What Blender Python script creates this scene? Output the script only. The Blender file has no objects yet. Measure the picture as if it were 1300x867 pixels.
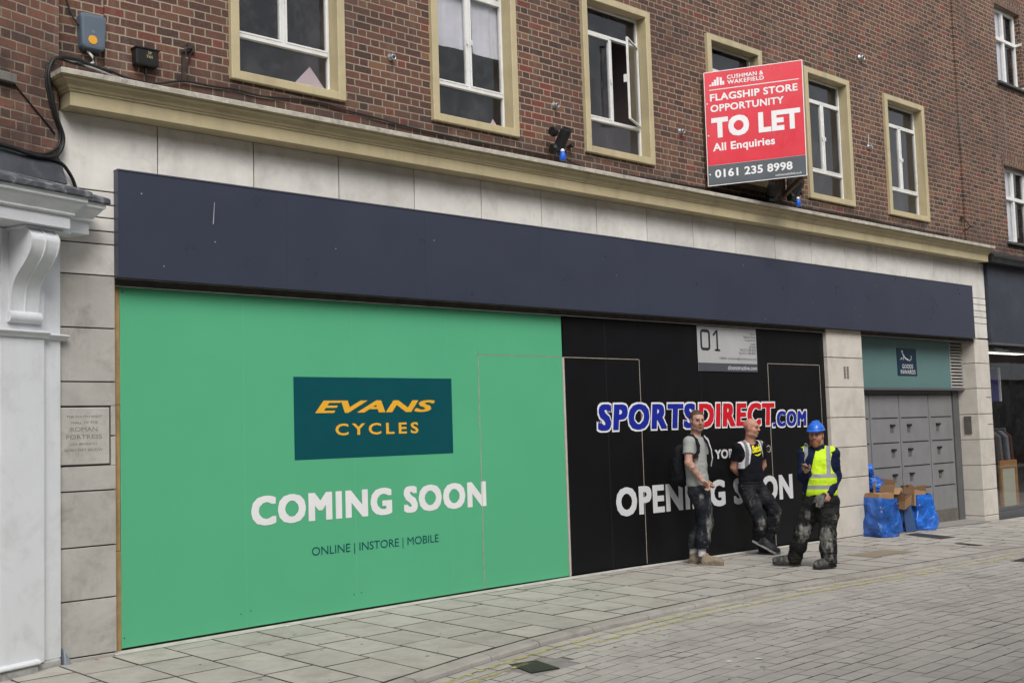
import bpy, bmesh, math, random
import numpy as np
from mathutils import Vector, Matrix
from mathutils.bvhtree import BVHTree
random.seed(7); np.random.seed(7)
S = bpy.context.scene
COL = S.collection
rad = math.radians

# ------------------------------------------------------------------ camera
YAW, PIT, ROLL, FPX = .7598, .078, -.0317, 1502.2187
_d = Vector((math.sin(YAW)*math.cos(PIT), math.cos(YAW)*math.cos(PIT), math.sin(PIT)))
_r = Vector((math.cos(YAW), -math.sin(YAW), 0)); _u = _r.cross(_d)
_r2 = _r*math.cos(ROLL) + _u*math.sin(ROLL); _u2 = -_r*math.sin(ROLL) + _u*math.cos(ROLL)
cam_data = bpy.data.cameras.new('camera'); cam = bpy.data.objects.new('camera', cam_data); COL.objects.link(cam)
cam_data.sensor_width = 36; cam_data.sensor_fit = 'HORIZONTAL'; cam_data.lens = FPX/1300*36
cam_data.clip_start = .05; cam_data.clip_end = 2000
m = Matrix.Identity(4)
for i in range(3):
    m[i][0] = _r2[i]; m[i][1] = _u2[i]; m[i][2] = -_d[i]
m[0][3], m[1][3], m[2][3] = 0, -9.5355, 1.65
cam.matrix_world = m
S.camera = cam

# ------------------------------------------------------------------ sky, sun, exposure
SUN_EL, SUN_AZ = 46, 208          # azimuth the sun stands at, degrees clockwise from +Y
W = bpy.data.worlds.new('World'); S.world = W; W.use_nodes = True
nt = W.node_tree; nt.nodes.clear()
wo = nt.nodes.new('ShaderNodeOutputWorld'); bg = nt.nodes.new('ShaderNodeBackground')
sky = nt.nodes.new('ShaderNodeTexSky'); sky.sky_type = 'NISHITA'; sky.sun_disc = False
sky.sun_elevation = rad(SUN_EL); sky.sun_rotation = rad(SUN_AZ)
sky.dust_density = 3.0; sky.air_density = 1.2; sky.ozone_density = 1.0
hs = nt.nodes.new('ShaderNodeHueSaturation'); hs.inputs['Saturation'].default_value = .22
nt.links.new(sky.outputs[0], hs.inputs['Color']); nt.links.new(hs.outputs[0], bg.inputs[0])
bg.inputs[1].default_value = .14
nt.links.new(bg.outputs[0], wo.inputs[0])
sl = bpy.data.lights.new('sun', 'SUN'); so = bpy.data.objects.new('sun', sl); COL.objects.link(so)
sl.energy = 1.25; sl.angle = rad(28); sl.color = (1, .965, .91)
sd = Vector((math.sin(rad(SUN_AZ))*math.cos(rad(SUN_EL)), math.cos(rad(SUN_AZ))*math.cos(rad(SUN_EL)), math.sin(rad(SUN_EL))))
so.rotation_euler = sd.to_track_quat('Z', 'Y').to_euler(); so.location = (0, -6, 30)
S.view_settings.view_transform = 'Standard'; S.view_settings.look = 'None'
S.view_settings.exposure = .50; S.view_settings.gamma = 1; S.view_settings.use_curve_mapping = False

# ------------------------------------------------------------------ object helpers
def tag(o, label=None, cat=None, group=None, kind=None):
    if label: o['label'] = label
    if cat: o['category'] = cat
    if group: o['group'] = group
    if kind: o['kind'] = kind
    return o

def empty(name, loc=(0, 0, 0), label=None, cat=None, group=None, rz=0):
    o = bpy.data.objects.new(name, None); COL.objects.link(o)
    o.location = loc; o.rotation_euler = (0, 0, rz); o.empty_display_size = .1
    return tag(o, label, cat, group)

def wmat(o):
    m = Matrix.Translation(o.location) @ o.rotation_euler.to_matrix().to_4x4()
    return wmat(o.parent) @ m if o.parent else m

class MB:
    """collects faces in world coordinates (or the parent's, local=True) and links them as one mesh object"""
    def __init__(s): s.v = []; s.f = []; s.mi = []
    def add(s, vs, fs, mi=0):
        n = len(s.v); s.v += [tuple(p) for p in vs]
        for f in fs: s.f.append([i+n for i in f]); s.mi.append(mi)
        return s
    def quad(s, a, b, c, d, mi=0): return s.add([a, b, c, d], [(0, 1, 2, 3)], mi)
    def box(s, x0, x1, y0, y1, z0, z1, mi=0):
        v = [(x, y, z) for x in (x0, x1) for y in (y0, y1) for z in (z0, z1)]
        return s.add(v, [(0, 1, 3, 2), (4, 6, 7, 5), (0, 4, 5, 1), (2, 3, 7, 6), (0, 2, 6, 4), (1, 5, 7, 3)], mi)
    def obox(s, c, ax, ay, az, hx, hy, hz, mi=0):
        c = Vector(c); ax, ay, az = Vector(ax).normalized()*hx, Vector(ay).normalized()*hy, Vector(az).normalized()*hz
        v = [c+ax*i+ay*j+az*k for i in (-1, 1) for j in (-1, 1) for k in (-1, 1)]
        return s.add(v, [(0, 1, 3, 2), (4, 6, 7, 5), (0, 4, 5, 1), (2, 3, 7, 6), (0, 2, 6, 4), (1, 5, 7, 3)], mi)
    def extrude(s, pts, vec, mi=0):
        n = len(pts); vec = Vector(vec)
        v = [Vector(p) for p in pts]; v += [p+vec for p in v]
        f = [tuple(range(n))[::-1], tuple(range(n, 2*n))] + [(i, (i+1) % n, n+(i+1) % n, n+i) for i in range(n)]
        return s.add(v, f, mi)
    def tube(s, pts, r, n=8, mi=0, cap=True):
        P = [Vector(p) for p in pts]; R = r if isinstance(r, (list, tuple)) else [r]*len(P)
        up = Vector((.13, .27, .95)); rings = []
        for i, p in enumerate(P):
            t = ((P[min(i+1, len(P)-1)]-P[max(i-1, 0)])).normalized()
            a = t.cross(up)
            if a.length < .05: a = t.cross(Vector((1, 0, 0)))
            a.normalize(); b = t.cross(a)
            rings.append([p+(a*math.cos(k*2*math.pi/n)+b*math.sin(k*2*math.pi/n))*R[i] for k in range(n)])
        v = [q for g in rings for q in g]; f = []
        for i in range(len(P)-1):
            for k in range(n): f.append((i*n+k, i*n+(k+1) % n, (i+1)*n+(k+1) % n, (i+1)*n+k))
        if cap: f += [tuple(range(n))[::-1], tuple(range((len(P)-1)*n, len(P)*n))]
        return s.add(v, f, mi)
    def lathe(s, c, axis, prof, n=20, mi=0):
        c = Vector(c); ax = Vector(axis).normalized()
        a = ax.cross(Vector((0, 0, 1)) if abs(ax.z) < .9 else Vector((1, 0, 0))).normalized(); b = ax.cross(a)
        v = [c+ax*h+(a*math.cos(k*2*math.pi/n)+b*math.sin(k*2*math.pi/n))*r for r, h in prof for k in range(n)]
        m = len(prof); f = [(i*n+k, i*n+(k+1) % n, (i+1)*n+(k+1) % n, (i+1)*n+k) for i in range(m-1) for k in range(n)]
        f += [tuple(range(n))[::-1], tuple(range((m-1)*n, m*n))]
        return s.add(v, f, mi)
    def build(s, name, mats, parent=None, smooth=False, bevel=0, local=False, weld=False):
        me = bpy.data.meshes.new(name)
        vs = s.v
        if parent is not None and not local:
            inv = wmat(parent).inverted(); vs = [tuple(inv @ Vector(p)) for p in vs]
        me.from_pydata(vs, [], s.f); mats = mats if isinstance(mats, (list, tuple)) else [mats]
        for mm in mats: me.materials.append(mm)
        me.polygons.foreach_set('material_index', s.mi)
        bm = bmesh.new(); bm.from_mesh(me)
        if weld: bmesh.ops.remove_doubles(bm, verts=bm.verts, dist=1e-5)
        bmesh.ops.recalc_face_normals(bm, faces=bm.faces)
        if bevel:
            es = [e for e in bm.edges if len(e.link_faces) == 2 and e.calc_face_angle(0) > .6]
            bmesh.ops.bevel(bm, geom=es, offset=bevel, segments=1, affect='EDGES', clamp_overlap=True)
        bm.to_mesh(me); bm.free()
        if smooth: me.polygons.foreach_set('use_smooth', [True]*len(me.polygons))
        o = bpy.data.objects.new(name, me); COL.objects.link(o)
        if parent is not None: o.parent = parent
        return o

def raw_mesh(name, V, F, mat, parent=None, smooth=True, col=None):
    """mesh straight from numpy arrays in the parent's local coordinates"""
    me = bpy.data.meshes.new(name)
    me.from_pydata([tuple(p) for p in V.tolist()], [], F.tolist() if hasattr(F, 'tolist') else F)
    for mm in (mat if isinstance(mat, (list, tuple)) else [mat]): me.materials.append(mm)
    if smooth: me.polygons.foreach_set('use_smooth', [True]*len(me.polygons))
    if col is not None:
        a = me.color_attributes.new('Col', 'FLOAT_COLOR', 'POINT')
        c = np.concatenate([col, np.ones((len(col), 1))], 1).astype(np.float32)
        a.data.foreach_set('color', c.ravel())
    o = bpy.data.objects.new(name, me); COL.objects.link(o)
    if parent is not None: o.parent = parent
    return o

def copy_tree(o, parent=None):
    c = o.copy(); COL.objects.link(c); c.parent = parent
    for ch in list(o.children): copy_tree(ch, c)
    return c

# ------------------------------------------------------------------ material helpers
def srgb(r, g, b):
    f = lambda c: (c/255/12.92) if c/255 <= .04045 else ((c/255+.055)/1.055)**2.4
    return (f(r), f(g), f(b))

class NT:
    def __init__(s, name):
        s.m = bpy.data.materials.new(name); s.m.use_nodes = True; s.t = s.m.node_tree
        s.bsdf = s.t.nodes['Principled BSDF']; s.out = s.t.nodes['Material Output']
    def n(s, typ, **kw):
        o = s.t.nodes.new('ShaderNode'+typ)
        for k, v in kw.items(): setattr(o, k, v)
        return o
    def link(s, a, b): s.t.links.new(a, b)
    def setin(s, node, key, v):
        if isinstance(v, bpy.types.NodeSocket): s.link(v, node.inputs[key])
        else:
            try: node.inputs[key].default_value = v
            except TypeError: node.inputs[key].default_value = (*v, 1)
            except ValueError: node.inputs[key].default_value = (*v, 1)
    def math(s, op, a, b=0.0, c=None, clamp=False):
        o = s.n('Math', operation=op, use_clamp=clamp); s.setin(o, 0, a); s.setin(o, 1, b)
        if c is not None: s.setin(o, 2, c)
        return o.outputs[0]
    def pos(s):
        return s.n('NewGeometry').outputs['Position']
    def objco(s):
        return s.n('TexCoord').outputs['Object']
    def mapping(s, v, scale=(1, 1, 1), loc=(0, 0, 0)):
        o = s.n('Mapping'); s.link(v, o.inputs[0]); o.inputs['Scale'].default_value = scale; o.inputs['Location'].default_value = loc
        return o.outputs[0]
    def noise(s, v, scale, detail=4, rough=.55, dist=0):
        o = s.n('TexNoise'); s.link(v, o.inputs['Vector']); o.inputs['Scale'].default_value = scale
        o.inputs['Detail'].default_value = detail; o.inputs['Roughness'].default_value = rough; o.inputs['Distortion'].default_value = dist
        return o.outputs['Fac']
    def ramp(s, fac, stops, interp='LINEAR'):
        o = s.n('ValToRGB'); s.link(fac, o.inputs[0]); e = o.color_ramp.elements; o.color_ramp.interpolation = interp
        while len(e) < len(stops): e.new(.5)
        for el, (p, c) in zip(e, stops):
            el.position = p; el.color = (*c, 1) if isinstance(c, (tuple, list)) else (c, c, c, 1)
        return o.outputs[0]
    def mix(s, fac, a, b, mode='MIX'):
        o = s.n('Mix', data_type='RGBA', blend_type=mode); s.setin(o, 0, fac); s.setin(o, 6, a); s.setin(o, 7, b)
        return o.outputs[2]
    def bump(s, h, strength=.3, dist=.01, normal=None):
        o = s.n('Bump'); s.link(h, o.inputs['Height']); o.inputs['Strength'].default_value = strength; o.inputs['Distance'].default_value = dist
        if normal is not None: s.link(normal, o.inputs['Normal'])
        return o.outputs[0]
    def base(s, v): s.setin(s.bsdf, 'Base Color', v)
    def rough(s, v): s.setin(s.bsdf, 'Roughness', v)
    def normal(s, v): s.link(v, s.bsdf.inputs['Normal'])
    def island(s): return s.n('NewGeometry').outputs['Random Per Island']

def M(name, col, rough=.6, var=.12, scale=3., bump=.0, bscale=60, spec=.35, metal=0, dirt=0, dirtcol=(.06, .05, .04), dscale=1.2, island=0, streak=0, co='pos'):
    """general surface: base colour broken up by noise, optional dirt patches, vertical streaks, tint per loose piece, fine bump"""
    t = NT(name); p = t.pos() if co == 'pos' else t.objco()
    n1 = t.noise(p, scale, 5, .6)
    c0 = tuple(max(0, c*(1-var)) for c in col); c1 = tuple(min(1, c*(1+var)) for c in col)
    c = t.ramp(n1, [(.3, c0), (.7, c1)])
    if island:
        g = t.math('MULTIPLY_ADD', t.island(), 2*island, 1-island)
        o = t.n('Mix', data_type='RGBA', blend_type='MULTIPLY'); o.inputs[0].default_value = 1
        t.link(c, o.inputs[6]); cc = t.n('CombineColor'); [t.link(g, cc.inputs[i]) for i in range(3)]; t.link(cc.outputs[0], o.inputs[7]); c = o.outputs[2]
    if streak:
        sv = t.noise(t.mapping(p, (4, 4, .35)), 1.0, 5, .6)
        c = t.mix(t.ramp(sv, [(.5, 0.), (.75, streak)]), c, dirtcol)
    if dirt:
        dn = t.noise(p, dscale, 7, .68, .3)
        c = t.mix(t.ramp(dn, [(.5, 0.), (.72, dirt)]), c, dirtcol)
    t.base(c); t.bsdf.inputs['Specular IOR Level'].default_value = spec; t.bsdf.inputs['Metallic'].default_value = metal
    rn = t.math('MULTIPLY_ADD', t.noise(p, scale*2.3, 3), .25, rough-.125, clamp=True); t.rough(rn)
    if bump: t.normal(t.bump(t.noise(p, bscale, 5, .65), bump, .006))
    return t.m

def brick_material(name, S_=.222, P_=.333, CH=.0765, cols=None, mortar=(.39, .33, .25), shift=0., soldier=False):
    """Flemish bond (stretcher, header, stretcher ...) computed from position; each brick has its own colour"""
    t = NT(name); sep = t.n('SeparateXYZ'); p = t.pos(); t.link(p, sep.inputs[0])
    wob = t.math('MULTIPLY', t.math('SUBTRACT', t.noise(p, 22, 3), .5), .010)
    wob2 = t.math('MULTIPLY', t.math('SUBTRACT', t.noise(t.mapping(p, (1, 1, 1), (5, 3, 1)), 17, 3), .5), .009)
    x = t.math('ADD', t.math('ADD', sep.outputs[0], sep.outputs[1]), t.math('ADD', wob, shift)); z = t.math('ADD', sep.outputs[2], wob2)
    if soldier: x, z = z, x
    zr = t.math('DIVIDE', z, CH); row = t.math('FLOOR', zr); fz = t.math('MULTIPLY', t.math('SUBTRACT', zr, row), CH)
    half = t.math('MULTIPLY', t.math('FLOORED_MODULO', row, 2.), .5)
    rj = t.n('TexWhiteNoise', noise_dimensions='1D'); t.link(row, rj.inputs['W'])
    xo = t.math('ADD', t.math('ADD', t.math('DIVIDE', x, P_), half), t.math('MULTIPLY', rj.outputs['Value'], .07))
    per = t.math('FLOOR', xo); u = t.math('MULTIPLY', t.math('SUBTRACT', xo, per), P_)
    head = t.math('GREATER_THAN', u, S_)
    lu = t.math('SUBTRACT', u, t.math('MULTIPLY', head, S_))
    w = t.math('ADD', t.math('MULTIPLY', head, P_-2*S_), S_)
    du = t.math('MINIMUM', lu, t.math('SUBTRACT', w, lu)); dv = t.math('MINIMUM', fz, t.math('SUBTRACT', CH, fz))
    d = t.math('MINIMUM', du, dv)
    face = t.ramp(t.math('MULTIPLY', d, 50.), [(.24, 0.), (.40, 1.)])
    cid = t.n('CombineXYZ'); t.link(per, cid.inputs[0]); t.link(row, cid.inputs[1]); t.link(head, cid.inputs[2])
    wn = t.n('TexWhiteNoise'); t.link(cid.outputs[0], wn.inputs['Vector'])
    cols = cols or [(0, (.038, .022, .021)), (.18, (.075, .033, .028)), (.45, (.115, .046, .034)), (.65, (.142, .060, .040)), (.80, (.085, .047, .038)), (.89, (.180, .036, .028)), (.94, (.150, .072, .046)), (1, (.200, .098, .050))]
    bc = t.ramp(wn.outputs['Value'], cols)
    n1 = t.noise(p, 45, 5, .7); bc = t.mix(t.ramp(n1, [(.35, .0), (.75, .45)]), bc, (.22, .155, .12))
    n2 = t.noise(p, 70, 3); bc = t.mix(t.ramp(n2, [(.58, 0.), (.72, .5)]), bc, (.05, .035, .035))
    mc = t.mix(t.noise(p, 9, 4), mortar, tuple(c*.62 for c in mortar))
    c = t.mix(face, mc, bc)
    soot = t.noise(p, .8, 6, .65); c = t.mix(t.ramp(soot, [(.44, 0.), (.70, .52)]), c, (.050, .040, .037))
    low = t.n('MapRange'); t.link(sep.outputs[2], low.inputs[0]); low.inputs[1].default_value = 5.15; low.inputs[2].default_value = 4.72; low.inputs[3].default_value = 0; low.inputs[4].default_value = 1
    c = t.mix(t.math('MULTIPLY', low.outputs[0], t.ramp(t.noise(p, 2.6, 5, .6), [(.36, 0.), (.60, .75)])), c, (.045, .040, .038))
    sv = t.noise(t.mapping(p, (6, 6, .5)), 1.0, 4, .6); c = t.mix(t.ramp(sv, [(.55, 0.), (.8, .30)]), c, (.30, .27, .24))
    t.base(c); t.rough(.88); t.bsdf.inputs['Specular IOR Level'].default_value = .2
    h = t.math('ADD', t.math('MULTIPLY', face, .8), t.math('MULTIPLY', n1, .35))
    t.normal(t.bump(h, .55, .008))
    return t.m

def glass_material(name, tint=(.78, .82, .82), reflect=.09, dirt=.06):
    t = NT(name); p = t.pos()
    tr = t.n('BsdfTransparent'); tr.inputs[0].default_value = (*tint, 1)
    gl = t.n('BsdfGlossy'); gl.inputs['Roughness'].default_value = .015; gl.inputs[0].default_value = (.95, .97, 1, 1)
    nb = t.bump(t.noise(p, 2.2, 2), .04, .02); t.link(nb, gl.inputs['Normal'])
    fr = t.n('LayerWeight'); fr.inputs[0].default_value = .5
    mx = t.n('MixShader'); t.link(t.math('MULTIPLY_ADD', t.math('POWER', fr.outputs['Facing'], 4.), .85, reflect, clamp=True), mx.inputs[0]); t.link(tr.outputs[0], mx.inputs[1]); t.link(gl.outputs[0], mx.inputs[2])
    df = t.n('BsdfDiffuse'); df.inputs[0].default_value = (.42, .42, .42, 1)
    m2 = t.n('MixShader'); t.link(t.ramp(t.noise(p, 5, 6, .7), [(.45, 0.), (.8, dirt*3)]), m2.inputs[0]); t.link(mx.outputs[0], m2.inputs[1]); t.link(df.outputs[0], m2.inputs[2])
    t.link(m2.outputs[0], t.out.inputs['Surface'])
    return t.m

# ------------------------------------------------------------------ lettering
def lettering(name, text, fn, mat, parent, off=.0, shear=0, space=1., lift=.003, fat=0., fatz=None):
    """built-in font turned into flat vinyl: fn(s,t) maps the text's own box (0..1, 0..1) onto a surface, lift = metres off it"""
    cu = bpy.data.curves.new('t', 'FONT'); cu.body = text; cu.offset = off; cu.shear = shear; cu.space_character = space; cu.resolution_u = 3
    ob = bpy.data.objects.new('t', cu); COL.objects.link(ob)
    dg = bpy.context.evaluated_depsgraph_get(); me0 = bpy.data.meshes.new_from_object(ob.evaluated_get(dg))
    V = np.array([v.co[:] for v in me0.vertices]); F = [list(p.vertices) for p in me0.polygons]
    bpy.data.objects.remove(ob); bpy.data.curves.remove(cu); bpy.data.meshes.remove(me0)
    if fat:          # bolder without breaking the outlines: the same letters laid a hair apart
        fz = fat if fatz is None else fatz; sh = [(fat*a, fz*b) for a in (-1, -.34, .34, 1) for b in (-1, 0, 1)]
        n = len(V); F = [[i+n*k for i in f] for k in range(len(sh)) for f in F]
        V = np.concatenate([V+np.array((a, b, 0.00006*k)) for k, (a, b) in enumerate(sh)])
    lo, hi = V.min(0), V.max(0)
    mb = MB(); mb.add([fn((v[0]-lo[0])/(hi[0]-lo[0]), (v[1]-lo[1])/(hi[1]-lo[1]), lift+v[2]) for v in V], F)
    return mb.build(name, mat, parent)

def wall_box(x0, x1, z0, z1, y=0., slope0=0, slope1=0):
    return lambda s, t, l: (x0+(x1-x0)*s, y-l, z0+(z1-z0)*t)
# ------------------------------------------------------------------ materials
m_brick = brick_material('brick_flemish')
m_brick_old = brick_material('brick_old', S_=.235, P_=.353, CH=.0800, shift=.11, cols=[(0, (.080, .045, .040)), (.3, (.145, .062, .048)), (.55, (.185, .080, .058)), (.8, (.225, .095, .066)), (1, (.20, .12, .08))])
m_soldier = brick_material('brick_soldier', soldier=True)
m_stone = M('pale_limestone', (.665, .645, .605), .75, .07, 5, .25, 90, dirt=.5, dirtcol=(.38, .355, .32), dscale=3.0, island=.09, streak=.30)
m_stone_low = M('grey_limestone', (.415, .40, .372), .78, .10, 6, .3, 70, dirt=.6, dirtcol=(.17, .155, .135), dscale=3.0, island=.06, streak=.5)
m_stone_warm = M('buff_limestone', (.57, .53, .475), .75, .07, 5, .25, 90, dirt=.5, dirtcol=(.34, .31, .27), dscale=2.4, island=.05, streak=.15)
m_joint = M('dark_joint', (.055, .05, .046), .9, .3, 8)
m_cream = M('cream_gloss_paint', (.47, .40, .245), .5, .06, 3, .12, 50, spec=.4, dirt=.3, dirtcol=(.22, .18, .115), dscale=2.5, streak=.4)
m_cap = M('flaking_cap', (.50, .47, .40), .8, .25, 14, .5, 60, dirt=.8, dirtcol=(.12, .11, .10), dscale=7)
m_white = M('white_joinery_paint', (.72, .72, .70), .42, .05, 6, .05, 80, dirt=.35, dirtcol=(.35, .33, .30), dscale=4)
m_shopwhite = M('pale_grey_shop_paint', (.70, .72, .75), .38, .03, 2.5, .18, 14, dirt=.35, dirtcol=(.40, .40, .40), dscale=3.4, streak=.25)
m_chip = M('chipped_base_paint', (.42, .42, .41), .7, .2, 9, .4, 50, dirt=1.0, dirtcol=(.05, .045, .04), dscale=4)
m_lead = M('weathered_lead', (.085, .09, .105), .6, .4, 9, .5, 30, metal=.1, dirt=.85, dirtcol=(.42, .43, .44), dscale=9)
m_slate = M('dark_slate', (.055, .06, .072), .5, .25, 5, .2, 40, dirt=.5, dirtcol=(.16, .17, .18), dscale=4, streak=.2)
m_navy = M('slate_blue_panel', (.041, .048, .074), .32, .05, 1.2, .03, 30, spec=.4)
m_navy2 = M('navy_fascia_panel', (.030, .036, .055), .4, .12, 2.2, .03, 30, spec=.5, dirt=.3, dirtcol=(.075, .08, .10), dscale=2)
m_navy_edge = M('panel_edge', (.075, .08, .10), .4, .1, 3)
m_black = M('black_vinyl_board', (.0055, .0058, .007), .42, .12, 2, .02, 20, spec=.22)
m_green = M('green_vinyl_board', (.092, .415, .222), .45, .03, .8, .02, 20, spec=.3)
m_greendoor = m_green
m_teal = M('dark_teal_vinyl', (.0012, .072, .088), .4, .03, 2)
m_gold = M('golden_vinyl', (.80, .42, .035), .4, .03, 2)
m_vwhite = M('white_vinyl', (.78, .78, .79), .4, .04, 3)
m_vgrey = M('pale_grey_vinyl', (.62, .63, .65), .4, .04, 3)
m_vblue = M('royal_blue_vinyl', (.010, .022, .30), .4, .05, 2)
m_vred = M('red_vinyl', (.62, .010, .022), .4, .05, 2)
m_ply = M('raw_plywood', (.36, .235, .10), .75, .2, 8, .2, 60, dirt=.4, dirtcol=(.12, .075, .035), dscale=5)
m_plyedge = M('pale_door_edge', (.40, .36, .29), .75, .2, 12, .2, 60, dirt=.5, dirtcol=(.2, .17, .13), dscale=9)
m_soffit = M('soffit_timber', (.62, .54, .42), .8, .15, 6, dirt=.4, dirtcol=(.15, .12, .09), dscale=3)
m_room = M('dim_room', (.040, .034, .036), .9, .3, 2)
m_plaster = M('lit_pink_plaster', (.34, .27, .27), .9, .12, 2)  # pink right-hand room wall, kept paler so its colour carries the window light
m_dark = M('dark_void', (.012, .012, .013), .8, .2, 3)
m_glass = glass_material('window_glass', (.78, .78, .80), .045, .035)
m_shopglass = glass_material('shop_glass', (.80, .82, .82), .10, .015)
m_steel = M('grey_painted_steel', (.215, .215, .225), .45, .06, 4, .05, 60, spec=.45, dirt=.3, dirtcol=(.15, .145, .14), dscale=3, streak=.35)
m_steel2 = M('dark_steel_frame', (.10, .10, .108), .45, .1, 4)
m_tealpanel = M('backpainted_teal_glass', (.115, .215, .21), .13, .04, 1.5, spec=.6)
m_cable = M('black_cable', (.014, .014, .015), .5, .2, 9)
m_bblack = M('black_plastic', (.012, .012, .013), .4, .2, 9)
m_galv = M('galvanised_metal', (.42, .43, .44), .38, .15, 20, metal=.7)
m_rust = M('rusty_iron', (.045, .03, .026), .8, .3, 20, .4, 90)
m_flag = M('concrete_paving_flag', (.395, .372, .335), .82, .10, 6, .4, 130, dirt=.5, dirtcol=(.20, .185, .16), dscale=2.3, island=.09)
m_bed = M('joint_grit', (.066, .060, .050), .95, .8, 5, .6, 90)
m_kerb = M('kerb_stone', (.365, .342, .31), .84, .10, 7, .4, 110, dirt=.7, dirtcol=(.16, .145, .125), dscale=2.5, island=.07)
m_sett = M('road_paver', (.430, .407, .374), .85, .10, 5, .4, 140, dirt=.5, dirtcol=(.20, .185, .165), dscale=1.1, island=.05)
m_grit = M('road_joint_grit', (.165, .152, .134), .95, .85, 2.4, .6, 90)
m_iron = M('cast_iron', (.040, .037, .032), .6, .3, 15, .4, 60)
m_concrete = M('grey_concrete', (.27, .26, .245), .85, .12, 4, .35, 90, dirt=.5, dirtcol=(.15, .14, .13), dscale=3)

# ------------------------------------------------------------------ ground
def base_z(x): return float(np.interp(x, [-60, 0, 4.4, 7, 10.5, 15.4, 20.8, 40, 80], [-.2, -.09, -.05, -.02, 0., -.036, -.13, -.3, -.4]))
def pave_z(x, y): return base_z(x)-.022*abs(min(y, 0))
def kerb_y(x): return float(np.interp(x, [-20, 0, 3, 5, 6.3, 7, 7.74, 9, 10.4, 12.24, 13.4, 14.6, 16.3, 26, 60], [-4.6, -3.8, -3.15, -2.62, -2.34, -2.225, -2.15, -2.075, -2.08, -2.20, -2.27, -2.33, -2.42, -2.85, -4]))
KW, KH = .17, .042
def kerb_up(x): return float(np.interp(x, [0, 13, 16.5, 30], [KH, KH, .012, .01]))
def road_z(x, y): return base_z(x)-.022*abs(kerb_y(x))-kerb_up(x)+.004*min(2.5, abs(y-kerb_y(x)))

mb = MB()
xs = [-60, -20]+[i*1.0 for i in range(-10, 41)]+[50, 80]
ys = [-60, -30, -16, -9, -5, -3.2, -2.7]
for i in range(len(xs)-1):
    for j in range(len(ys)-1):
        p = [(xs[i], ys[j]), (xs[i+1], ys[j]), (xs[i+1], ys[j+1]), (xs[i], ys[j+1])]
        mb.quad(*[(a, b, road_z(a, b)-.011) for a, b in p])
    a, b = xs[i], xs[i+1]
    mb.quad((a, -2.7, road_z(a, -2.7)-.011), (b, -2.7, road_z(b, -2.7)-.011), (b, 40, road_z(b, -2.7)-.07), (a, 40, road_z(a, -2.7)-.07))
tag(mb.build('ground', m_grit), kind='structure')

def slab(mb, P, zf, th=.03, inset=.003, jz=.0012, bev=.004, smi=1):
    """one paving piece: four corners in xy, a small chamfer round the top, random lift"""
    dz = random.uniform(-jz, jz); c = Vector((sum(p[0] for p in P)/4, sum(p[1] for p in P)/4))
    def shrink(d): 
        out = []
        for k in range(4):
            p = Vector(P[k]); a = Vector(P[(k+1) % 4])-p; b = Vector(P[k-1])-p
            out.append(p+a.normalized()*d+b.normalized()*d)
        return out
    o = shrink(inset); t = shrink(inset+bev)
    tz = [random.uniform(-jz, jz)*.7 for _ in range(4)]
    v = [(q.x, q.y, zf(q.x, q.y)+dz+tz[k]) for k, q in enumerate(t)] + [(q.x, q.y, zf(q.x, q.y)+dz+tz[k]-bev) for k, q in enumerate(o)] + [(q.x, q.y, zf(q.x, q.y)-th) for q in o]
    mb.add(v, [(0, 1, 2, 3)])
    mb.add(v, [(4+k, 4+(k+1) % 4, (k+1) % 4, k) for k in range(4)]+[(8+k, 8+(k+1) % 4, 4+(k+1) % 4, 4+k) for k in range(4)], smi)

mb = MB(); x = -1.53; col = 0
while x < 32:
    w = .455+random.uniform(-.012, .012)
    y = -.10; first = True
    while True:
        L = random.choice([.45, .52, .6, .6, .75]) if not first else random.choice([.14, .22, .36, .5])
        first = False
        k0, k1 = kerb_y(x), kerb_y(x+w); y2 = y-L
        last = y2 < max(k0, k1)+.22
        b0, b1 = (k0+.010, k1+.010) if last else (y2, y2)
        slab(mb, [(x, b0+.0015), (x+w, b1+.0015), (x+w, y-.0015), (x, y-.0015)], pave_z, inset=.0046+random.uniform(0, .0034), bev=.003)
        if last: break
        y = y2
    x += w
tag(mb.build('pavement', [m_flag, m_bed], weld=True), kind='structure')
mb = MB()      # grit under the flags, fills their joints
for i in range(-4, 34):
    a, b = i*1., i+1.
    mb.quad((a, kerb_y(a)-.02, pave_z(a, kerb_y(a))-.014), (b, kerb_y(b)-.02, pave_z(b, kerb_y(b))-.014), (b, -1, pave_z(b, -1)-.014), (a, -1, pave_z(a, -1)-.014))
    mb.quad((a, -1, pave_z(a, -1)-.014), (b, -1, pave_z(b, -1)-.014), (b, .7, base_z(b)-.014), (a, .7, base_z(a)-.014))
tag(mb.build('pavement_bed', m_bed), kind='structure')
mb = MB()      # pale mortar fillet along the foot of the boards
x = 4.38
while x < 15.4:
    w = min(random.uniform(.5, 1.4), 15.43-x)
    mb.add([(x, -.09-random.uniform(0, .012), pave_z(x, -.1)+.001), (x+w, -.09-random.uniform(0, .012), pave_z(x+w, -.1)+.001), (x+w, .0, base_z(x+w)+.010), (x, .0, base_z(x)+.010)], [(0, 1, 2, 3)])
    x += w
tag(mb.build('mortar_strip', M('pale_mortar', (.50, .48, .44), .9, .15, 9, .4, 60, dirt=.4, dirtcol=(.3, .28, .25), dscale=5)), kind='structure')

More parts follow.
